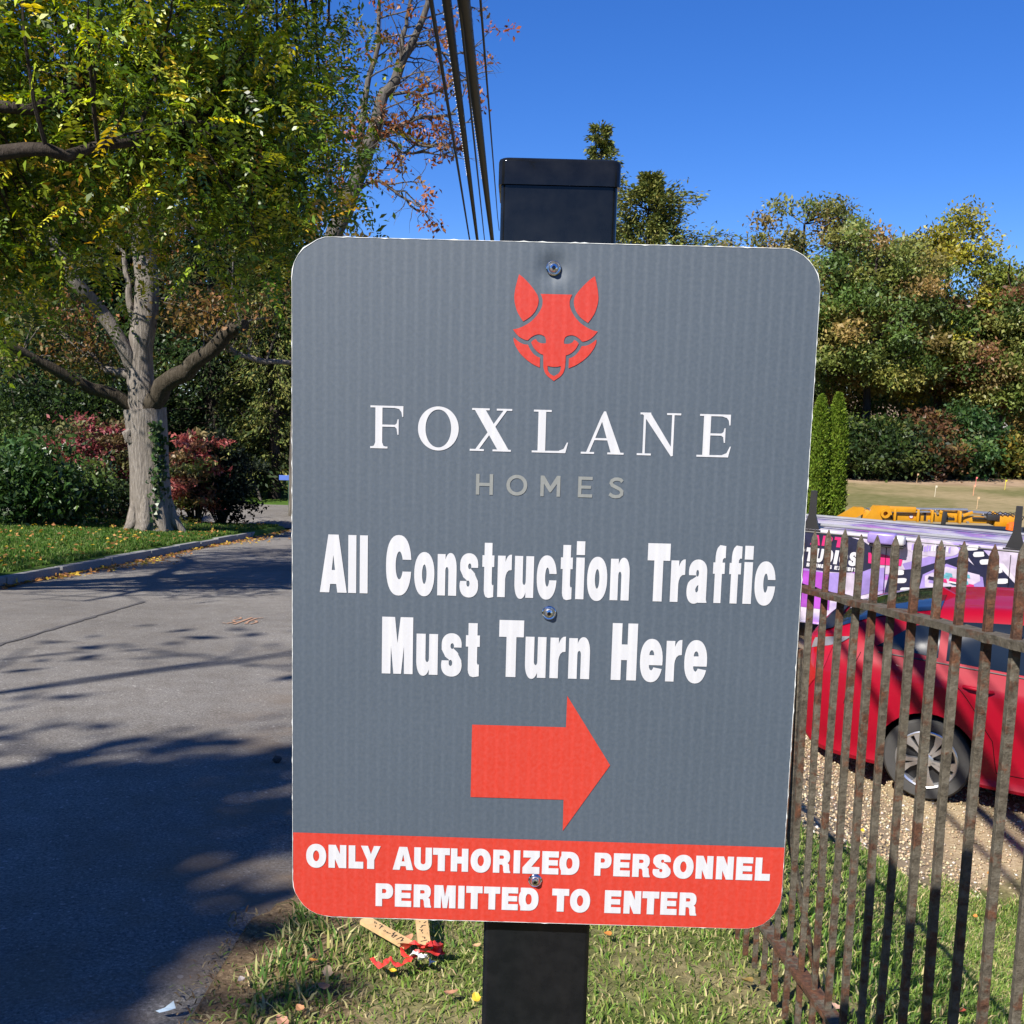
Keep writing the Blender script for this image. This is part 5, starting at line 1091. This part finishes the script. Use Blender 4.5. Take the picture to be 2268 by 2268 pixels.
und = [(1880, 46.5, 3.6, 2.6, MG, 'green thicket under the woods behind the arborvitae'), (1965, 46.8, 3.2, 2.2, DK, 'dark thicket under the olive oak'), (2045, 47.2, 3.6, 1.6, [(2, (.13, .065, .03)), (1, (.08, .06, .03)), (1, (.18, .12, .04)), (1, (.08, .09, .03))], 'orange brown thicket at the woods edge'), (2118, 47.5, 4.4, 1.7, [(3, (.04, .09, .025)), (1, (.07, .13, .03))], 'ivy green mound of growth at the woods edge'), (2175, 49.5, 2.2, 2.0, MG, 'low green thicket in front of the white house'), (2245, 49, 2.6, 1.8, [(2, (.14, .15, .03)), (1, (.22, .18, .03))], 'yellow green thicket at the far end of the field'), (1790, 47.5, 4, 2.4, DK, 'dark thicket beside the sign edge'), (2330, 50, 3, 2.5, MG, 'green thicket beyond the crane')]
und = [(a_, d_, h_*.80, r_, pal_, l_) for a_, d_, h_, r_, pal_, l_ in und]
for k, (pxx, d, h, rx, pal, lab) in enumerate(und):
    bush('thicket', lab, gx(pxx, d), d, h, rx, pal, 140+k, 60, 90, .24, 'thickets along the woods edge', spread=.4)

# --- trees behind the viewer, whose shade falls on the road
broadleaf('shade_tree', 'broad tree behind the viewer shading the near road', -10.15, -4.2, 9.6, 2.95, WP, 71, 210, 100, .26, .25, .14, None, spread=.5)
broadleaf('shade_tree', 'narrow upright tree behind the viewer at the near road edge of the verge', -7.55, -3.98, 10.0, 1.42, WP, 73, 230, 100, .24, .12, .14, None, spread=.32)
broadleaf('shade_tree', 'thin leaved tree behind the viewer on the far verge', -8.1, -.3, 10.2, 2.6, WP, 72, 16, 9, .30, .10, .5, None, spread=.4)

for k, (x_, y_, h_, r_x, lab) in enumerate(((-15, -9, 13, 4.5, 'big tree added behind the viewer on the left verge to block sky light'), (14, -9, 11, 4.2, 'round tree added behind the viewer beyond the lot to block sky light'))):  # unseen trees added to hold back sky light and deepen the shade
    broadleaf('sky_blocker_tree', lab, x_, y_, h_, r_x, MG+W2[:2], 171+k, 90, 110, .34, .3, .2, None, spread=.7)

# ------------------------------------------------------------------ grass, gravel, fallen leaves
def grass_at(rng, xy, hmin, hmax, pal, w=.0045, lean=.55):
    n = len(xy); z = height(xy[:, 0], xy[:, 1]); B0 = np.column_stack([xy, z-.004]); hgt = rng.uniform(hmin, hmax, n)
    a = rng.uniform(0, 6.28, n); side = np.stack([np.cos(a), np.sin(a), np.zeros(n)], 1)*w*rng.uniform(.6, 1.3, n)[:, None]; ld = rng.uniform(0, 6.28, n); le = rng.uniform(.1, 1, n)*lean
    ln = np.stack([np.cos(ld)*le, np.sin(ld)*le, np.ones(n)], 1); ln = unit(ln); mid = B0+ln*(hgt*.55)[:, None]; tip = B0+(ln*.6+np.stack([np.cos(ld)*le, np.sin(ld)*le, .45-le*.6], 1)*.75)*hgt[:, None]
    V = np.stack([B0-side, B0+side, mid+side*.75, mid-side*.75, tip], 1).reshape(-1, 3); i = np.arange(n)*5
    F4 = np.stack([i, i+1, i+2, i+3], 1); F3 = np.stack([i+3, i+2, i+4, i+4], 1)
    return V, F4, F3, np.repeat(tint_pick(rng, n, pal, .25), 5, 0)
def build_grass(name, label, parts):
    V = []; F = []; C = []; b = 0
    for v, f4, f3, c in parts:
        V.append(v); F += [f4+b]; F += [np.stack([f3[:, 0], f3[:, 1], f3[:, 2]], 1)+b]; C.append(c); b += len(v)
    V = np.concatenate(V); quads = np.concatenate([f for f in F if f.shape[1] == 4]); tris = np.concatenate([f for f in F if f.shape[1] == 3])
    allt = np.concatenate([quads[:, [0, 1, 2]], quads[:, [0, 2, 3]], tris]); me = np_mesh(name, V, allt, np.concatenate(C)); o = link(name, me, M['blade']); return tag(o, label, 'grass', kind='stuff')
rng = np.random.default_rng(81)
GP = [(5, (.16, .26, .045)), (4, (.24, .33, .07)), (3.0, (.50, .43, .22)), (2.0, (.35, .35, .125)), (1.5, (.09, .175, .032))]
GD = [(5, (.08, .16, .03)), (2, (.13, .21, .045)), (1, (.32, .29, .13))]
def clump_noise(x, y): return .5+.5*np.sin(x*3.1+1.7*np.sin(y*2.3))*np.sin(y*3.7+1.3*np.sin(x*1.9))
n = 330000; xy = np.column_stack([rng.uniform(-.80, 3.6, n), 1.3+4.6*rng.uniform(0, 1, n)**.8])
side_e = (GEn[0]*xy[:, 0]+GEn[1]*xy[:, 1])-GEc+.12*np.sin(xy[:, 0]*9)
keep = (side_e < rng.uniform(-.12, .10, n)) & (xy[:, 0] > road_edge(xy[:, 1])+rng.uniform(-.05, .17, n)) & (np.abs(xy[:, 0]/np.maximum(xy[:, 1], .5)) < .85) & (rng.random(n) < .35+.65*clump_noise(xy[:, 0], xy[:, 1]))
xy = xy[keep]; m_ = clump_noise(xy[:, 0]*.7+4, xy[:, 1]*.7) > .62
parts = [grass_at(rng, xy[~m_], .012, .045, GP, .0027, .95), grass_at(rng, xy[m_], .02, .065, GD+GP[:3], .0031, .75)]
k = 4200; ey = rng.uniform(1.4, 6.0, k); ex = road_edge(ey)+np.abs(rng.normal(size=k))*.14; e2 = rng.random(k) < .25+.75*(np.sin(ey*5)*.5+.5)
parts.append(grass_at(rng, np.column_stack([ex+.06, ey])[e2], .03, .09, GD+GP[2:4], .0042, .9))
k = 5200; ey = rng.uniform(1.4, 6.5, k); ex = road_edge(ey)+rng.normal(size=k)*.075+.02; parts.append(grass_at(rng, np.column_stack([ex, ey])[np.sin(ey*7.3)+np.sin(ey*2.9+1) > -.6], .008, .03, [(2, (.30, .24, .13)), (2, (.16, .11, .06)), (1, (.09, .065, .04)), (1, (.14, .20, .05))], .003, 3.0))
build_grass('grass', 'short mixed green and straw coloured grass around the sign and fence', parts)
n = 60000; xy = np.column_stack([-6.2-5.5*rng.uniform(0, 1, n)**1.4, rng.uniform(9, 27, n)]); build_grass('lawn_grass', 'mown green lawn grass on the verge behind the kerb', [grass_at(rng, xy, .04, .10, [(3, (.06, .13, .02)), (2, (.10, .17, .03)), (1, (.16, .18, .05))], .012)])
# gravel
n = 30000; xy = np.column_stack([rng.uniform(.9, 6.0, n), rng.uniform(3.2, 9.5, n)]); s = (GEn[0]*xy[:, 0]+GEn[1]*xy[:, 1])-GEc; xy = xy[(s > rng.uniform(-.15, .08, n))]; n = len(xy)
oct_ = np.array([[1, 0, 0], [-1, 0, 0], [0, 1, 0], [0, -1, 0], [0, 0, 1], [0, 0, -1]], float); of_ = np.array([[0, 2, 4], [2, 1, 4], [1, 3, 4], [3, 0, 4], [2, 0, 5], [1, 2, 5], [3, 1, 5], [0, 3, 5]])
sz = rng.uniform(.005, .015, n)[:, None, None]*rng.uniform(.6, 1.3, (n, 6, 1)); V = oct_[None]*sz*np.array([1, 1, .7]); a = rng.uniform(0, 6.28, n); ca, sa = np.cos(a), np.sin(a)
V = np.stack([V[..., 0]*ca[:, None]-V[..., 1]*sa[:, None], V[..., 0]*sa[:, None]+V[..., 1]*ca[:, None], V[..., 2]], -1)+np.column_stack([xy, height(xy[:, 0], xy[:, 1])+.006])[:, None, :]
F = (of_[None]+np.arange(n)[:, None, None]*6).reshape(-1, 3); gc = np.repeat(tint_pick(rng, n, [(4, (.40, .31, .19)), (2, (.48, .40, .27)), (1, (.26, .19, .12)), (.5, (.55, .51, .44)), (.8, (.36, .25, .14))], .2), 6, 0)
mt, nt, bs = new_mat('gravel_stone'); at_ = nd(nt, 'Attribute'); at_.attribute_name = 'tint'; nt.links.new(at_.outputs['Color'], bs.inputs['Base Color']); bs.inputs['Roughness'].default_value = .85; M['gstone'] = mt
tag(link('gravel', np_mesh('gravel', V.reshape(-1, 3), F, gc), mt), 'tan gravel spread over the parking lot', 'gravel', kind='stuff')

def leaf_obj(name, pos, size, col, label, group, seed, curl=.35):
    rg = random.Random(seed); mb = MB(); n = 7; vs_ = []
    for i in range(n):
        t = i/(n-1); w = size*.30*math.sin(math.pi*min(1, t*.92+.06))**.8*(1+.25*(i % 2)); zc = curl*size*(t-.5)**2*2
        for s in (-1, 0, 1): vs_.append((size*(t-.5), s*w, zc+abs(s)*w*.35*curl*2))
    mb.add(vs_, [(i*3+j, (i+1)*3+j, (i+1)*3+j+1, i*3+j+1) for i in range(n-1) for j in range(2)]); o = mb.build(name, simple('fallen_leaf_%d' % seed, col, .6, var=.3, scale=40), None, recalc=False)
    o.location = pos; o.rotation_euler = (rg.uniform(-.3, .3), rg.uniform(-.3, .3), rg.uniform(0, 6.28)); return tag(o, label, 'leaf', group)
OR, BR, YE, RD = (.50, .20, .04), (.24, .13, .07), (.62, .42, .03), (.36, .07, .04)
spots = [(694, 2128, .045, OR, 'small orange leaf on the grass between tape and road'), (725, 2155, .06, (.42, .30, .18), 'tan curled leaf in the grass near the red tape'), (716, 2185, .05, BR, 'dark brown leaf in the shaded grass near the tan leaf'), (665, 2234, .045, (.45, .22, .10), 'rust leaf in the grass toward the road edge'), (625, 2262, .06, (.40, .20, .13), 'pinkish brown leaf low at the road edge'), (1055, 2212, .05, YE, 'yellow leaf beside the black post'), (1000, 2200, .06, (.36, .18, .10), 'reddish brown leaf between tape and post'), (1345, 2070, .05, OR, 'orange leaf in the grass just under the sign'), (1655, 2174, .07, (.22, .15, .04), 'olive brown leaf hanging in the grass by the fence foot'), (905, 2078, .05, (.42, .20, .11), 'brown leaf lying by the stakes'), (1055, 2095, .04, (.5, .3, .15), 'pale tan leaf between stakes and post'), (1790, 2100, .04, YE, 'yellow leaf in the grass behind the fence'), (2160, 2030, .05, OR, 'orange leaf on the far side of the fence'), (2190, 1935, .05, (.5, .22, .05), 'orange leaf at the edge of the gravel'), (1910, 1840, .05, YE, 'yellow leaf on the gravel near the fence'), (2132, 2240, .05, RD, 'red leaf low in the grass behind the fence'), (870, 2150, .035, YE, 'bit of yellow leaf below the red tape'), (1850, 2230, .05, (.48, .30, .22), 'pale brown leaf at the foot of the fence'), (535, 2170, .04, (.28, .24, .22), 'grey dry leaf at the shaded road edge')]
for k, (a, b, s, c_, lab) in enumerate(spots):
    p = hit(a, b, .035); leaf_obj('fallen_leaf', (p[0], p[1], p[2]), s*.68, c_, lab, 'fallen leaves', k)
# litter of leaves along the kerb and over the lawn
rng = np.random.default_rng(91); n = 1500; yy = rng.uniform(8, 27, n); xx = -5.98+np.abs(rng.normal(size=n))*.16*(1+.8*np.sin(yy*.9)); m_ = rng.random(n) < .35; xx = np.where(m_, -6.2-rng.uniform(0, 3.5, n), xx)
C = np.column_stack([xx, yy, np.where(m_, height(xx, yy)+.08, road_z(yy)+.02)]); cl = Cloud(); V, F = leaf_quads(C, unit(rng.normal(size=(n, 3))*[1, 1, .25]), unit(rng.normal(size=(n, 3))*.4+[0, 0, 1]), rng.uniform(.05, .10, n), .05); cl.add(V, F, tint_pick(rng, n, [(3, (.45, .22, .08)), (2, (.55, .38, .06)), (1, (.28, .14, .06))])); tag(cl.build('leaf_litter', M['leaf'], None), 'orange and yellow fallen leaves drifted along the kerb', 'leaves', kind='stuff')

# ------------------------------------------------------------------ small things on the ground
M['stake'] = simple('raw_pine', (.52, .34, .16), .7, var=.18, scale=30); M['tape'] = simple('red_flagging', (.75, .055, .04), .4, var=.1); M['tape_white'] = simple('white_flagging', (.72, .70, .68), .4); M['ink'] = simple('marker_ink', (.03, .025, .02), .6)
def stake(pa, pb, w, label, seed):
    a, b = np.array(pa), np.array(pb); t = thing('survey_stake', label, 'stake', tuple(a), 0, 'survey stakes'); d = b-a; L = np.linalg.norm(d); d /= L; s = unit(np.cross(d, [0, 0, 1.0])); u = np.cross(s, d)
    def P(l, x, z): q_ = d*l+s*x+u*z; return (q_[0], q_[1], q_[2])
    mb = MB(); h = w/2; mb.add([P(0, -h, 0), P(0, h, 0), P(0, h, .011), P(0, -h, .011), P(L*.93, -h, 0), P(L*.93, h, 0), P(L*.93, h, .011), P(L*.93, -h, .011), P(L, 0, .004)], [(0, 1, 2, 3), (0, 4, 5, 1), (1, 5, 6, 2), (2, 6, 7, 3), (3, 7, 4, 0), (4, 8, 5), (5, 8, 6), (6, 8, 7), (7, 8, 4)]); mb.build('lath', M['stake'], t)
    rg = random.Random(seed); mb = MB()
    for k in range(9):
        l0 = L*(.12+.075*k); 
        for q_ in range(2):
            x0, x1, l1 = rg.uniform(-.7, .7)*h, rg.uniform(-.7, .7)*h, l0+rg.uniform(-.012, .012); dd = np.array([l1-l0, x1-x0]); nn = np.array([-dd[1], dd[0]])/(np.linalg.norm(dd)+1e-6)*.0011
            mb.add([P(l0-nn[0], x0-nn[1], .0125), P(l0+nn[0], x0+nn[1], .0125), P(l1+nn[0], x1+nn[1], .0125), P(l1-nn[0], x1-nn[1], .0125)], [(0, 1, 2, 3)])
    tag(mb.build('handwriting', M['ink'], t), kind='stuff'); return t
stake(hit(905, 2098, .045), hit(800, 2038, .055), .036, 'pale wooden stake lying aslant in the grass with red tape at its foot', 1)
stake(hit(941, 2108, .045), hit(928, 1995, .075), .036, 'pale wooden stake with handwriting running under the sign', 2)
tape = thing('flagging_tape', 'crumpled red and white plastic tape on the grass by the stakes', 'tape', tuple(hit(925, 2115)))
def ribbon(pts, w, mat, seed, name='tape_loop'):
    rg = random.Random(seed); P = densify(pts, 26); vs_ = []
    for i, p in enumerate(P):
        t = unit(P[min(i+1, 25)]-P[max(i-1, 0)]); s = unit(np.cross(t, np.array([math.sin(i*.55+seed)*.8, .3, 1.0]))); ww = w*(.75+.25*math.sin(i*.9+seed)); dz = .006*math.sin(i*1.7+seed)
        vs_ += [p-s*ww/2, p+[0, 0, dz+.006], p+s*ww/2]
    mb = MB().add(vs_, [(i*3+j, i*3+j+1, i*3+j+4, i*3+j+3) for i in range(25) for j in range(2)]); o = mb.build(name, mat, tape, smooth=50); return o
tb = np.array(hit(925, 2115)); rel = lambda a, b, z: np.array(hit(a, b, z))-tb
ribbon([rel(885, 2098, .05), rel(915, 2090, .08), rel(945, 2100, .06), rel(975, 2092, .06), rel(960, 2112, .05), rel(930, 2108, .07), rel(900, 2118, .05), rel(890, 2100, .06)], .03, M['tape'], 1)
ribbon([rel(828, 2128, .04), rel(846, 2140, .05), rel(862, 2125, .06), rel(885, 2140, .05), rel(905, 2126, .05), rel(930, 2118, .06)], .032, M['tape'], 2)
ribbon([rel(940, 2098, .07), rel(958, 2090, .09), rel(978, 2100, .05), rel(966, 2116, .04)], .03, M['tape'], 3)
ribbon([rel(912, 2112, .07), rel(930, 2118, .08), rel(945, 2124, .06), rel(958, 2136, .04)], .03, M['tape_white'], 4)
p = hit(365, 2238); M['scrap'] = simple('pale_paper', (.50, .62, .68), .6, var=.1); o = MB().add([(0, 0, .01), (.05, .012, .03), (.07, -.01, .012), (.03, -.03, .01), (-.05, -.02, .005), (-.02, -.035, .004)], [(0, 1, 2), (0, 2, 3), (0, 3, 5), (0, 5, 4)]).build('paper_scrap', M['scrap'], None); o.location = p; o.scale = (.42, .42, .8); tag(o, 'pale blue torn paper scrap at the road edge', 'litter')
p = hit(614, 1688); mb = MB(); bm = bmesh.new(); bmesh.ops.create_icosphere(bm, subdivisions=2, radius=.022); rg = random.Random(3)
for v in bm.verts: v.co *= rg.uniform(.8, 1.15); v.co.z *= .8
me = bpy.data.meshes.new('road_stone'); bm.to_mesh(me); bm.free(); o = link('road_stone', me, simple('dark_stone', (.04, .037, .033), .8)); o.location = (p[0], p[1], p[2]+.014); tag(o, 'single small dark stone on the sunlit asphalt', 'stone')
# survey flags on the field
for k, (a, b, c_, cn) in enumerate(((2225, 1085, (.7, .6, .03), 'yellow marker flag on the bare earth by the woods'), (2160, 1078, (.75, .2, .18), 'pink marker flag beside the yellow one on the bare earth'), (2155, 1098, (.8, .35, .2), 'salmon marker flag in the green part of the field'), (2030, 1070, (.55, .36, .2), 'wooden marker stake by the ivy mound'), (2070, 1100, (.62, .56, .42), 'pale marker stake out on the dry field'), (2163, 1128, (.6, .4, .22), 'tan marker stake just above the crane arm'), (2210, 1060, (.7, .35, .2), 'orange marker stake at the woods edge'))):
    p = hit(a, b); t = thing('marker_flag', cn, 'marker flag', tuple(p), 0, 'survey markers on the field'); MB().cyl((0, 0, -.1), (.02, 0, .36), .009, n=6).build('staff', simple('marker_%d' % k, c_, .6), t); MB().box((.04, 0, .38), (.07, .01, .07)).build('flag', bpy.data.materials['marker_%d' % k], t)

# ------------------------------------------------------------------ street sign, white house, wires
ss = thing('street_sign', 'blue street name blade on a green post at the cross street corner', 'street sign', tuple(at(641, 1158, 30.8))); q_ = np.array(ss.location); q_[2] = hz(q_[0], q_[1]); ss.location = q_
topz = at(636, 1058, 30.8)[2]-q_[2]; M['green_post'] = simple('green_post_paint', (.012, .09, .06), .5); M['blue_sign'] = simple('blue_sign_face', (.10, .18, .55), .4)
MB().box((0, 0, topz/2), (.06, .05, topz+.2), None, .008).build('post', M['green_post'], ss); MB().box((-.13, -.035, topz), (.34, .012, .15), None, .004).build('name_blade', M['blue_sign'], ss)
hs_ = thing('house', 'white clapboard house showing between trunks beyond the woods', 'house', (gx(2183, 84), 84, hz(gx(2183, 84), 84)-.3)); hs_.scale = (.62, .8, .85); M['clap'] = simple('white_clapboard', (.72, .72, .70), .7, var=.05); M['roofs'] = simple('grey_shingles', (.10, .10, .11), .8, var=.3, scale=6); M['pane'] = M['car_glass']
MB().box((0, 3, 2.0), (9, 6, 4.0)).build('wall', M['clap'], hs_); MB().prism([(-4.9, 4.0), (4.9, 4.0), (4.6, 4.2), (0, 6.3), (-4.6, 4.2)], -.4, 6.4).build('roof', M['roofs'], hs_)
for x in (-3, -1, 1, 3):
    wn = MB().box((x, -.02, 2.2), (.95, .08, 1.35), None, .01).build('window', M['clap'], hs_); MB().box((x, -.05, 2.2), (.78, .08, 1.18)).build('pane', M['pane'], wn)
for k in range(14): MB().box((0, -.012, .3+.28*k), (9.0, .02, .02)).build('clapboard', M['clap'], hs_)
M['cable'] = simple('black_cable', (.02, .019, .018), .6); M['wood_pole'] = simple('pole_wood', (.10, .075, .055), .9, var=.3, scale=3)
PY = 44.0; pole = thing('utility_pole', 'wooden utility pole behind the sign carrying the road cables', 'utility pole', (0, 0, 0)); pp = at(1075, 700, PY); pp[2] = hz(pp[0], PY); MB().tube([pp-[0, 0, .3], pp+[0, 0, 9.6]], [.17, .12], 10).build('pole', M['wood_pole'], pole, smooth=60); MB().box((pp[0], PY, pp[2]+9.3), (2.2, .1, .12)).build('crossarm', M['wood_pole'], pole)
wires = [((948, -40, 968, 90, 1040, 530), .055, 'thin black cable, the one nearest the rusty tree'), ((984, -40, 1003, 110, 1057, 530), .11, 'thick black cable with lashing, beside the thin one'), ((1013, -40, 1035, 160, 1073, 530), .035, 'slender grey cable between the two thick ones'), ((1022, -40, 1044, 130, 1090, 530), .15, 'thickest lashed cable bundle, second from the open sky'), ((1061, -40, 1071, 120, 1102, 480), .03, 'fine wire on the open sky side of the bundle')]
for k, ((x0, y0, x1, y1, x2, y2), w, lab) in enumerate(wires):
    d0, d1, d2 = 11.5, 14.2, 40.0
    # real cables hang in a gentle sag between a pole behind the viewer and the pole down the road
    a, c_ = at(x0, y0, d0), at(x2, y2, d2); P = [a+(a-at(x1, y1, d1))*6]+[a]
    for u in np.linspace(.08, .92, 12):
        yv = d0+(d2-d0)*u; v_ = np.interp(1/yv, [1/d2, 1/d1, 1/d0], [1, (y1-y0)/(y2-y0), 0]); xx_ = x0+(x2-x0)*v_; P.append(at(xx_, y0+(y2-y0)*v_, yv))
    P.append(c_); P.append(np.array([pp[0]+(k-2)*.25, PY, c_[2]+(c_[2]-P[-2][2])*.3])); wire = thing('overhead_cable', lab, 'cable', (0, 0, 0), 0, 'cables over the road')
    MB().tube(P, w/2, 8).build('strand', M['cable'], wire, smooth=60)
    if w > .1:
        mb = MB(); Pd = np.array(P[1:8])
        for q_ in np.linspace(0, len(Pd)-1, 46): c0 = cr(Pd, min(q_, len(Pd)-1.001)); mb.tube([c0+[-w*.52, 0, -w*.2], c0+[0, .02, w*.56], c0+[w*.52, .04, -w*.2]], .006, 4)
        tag(mb.build('lashing', M['steel'], wire), kind='stuff')
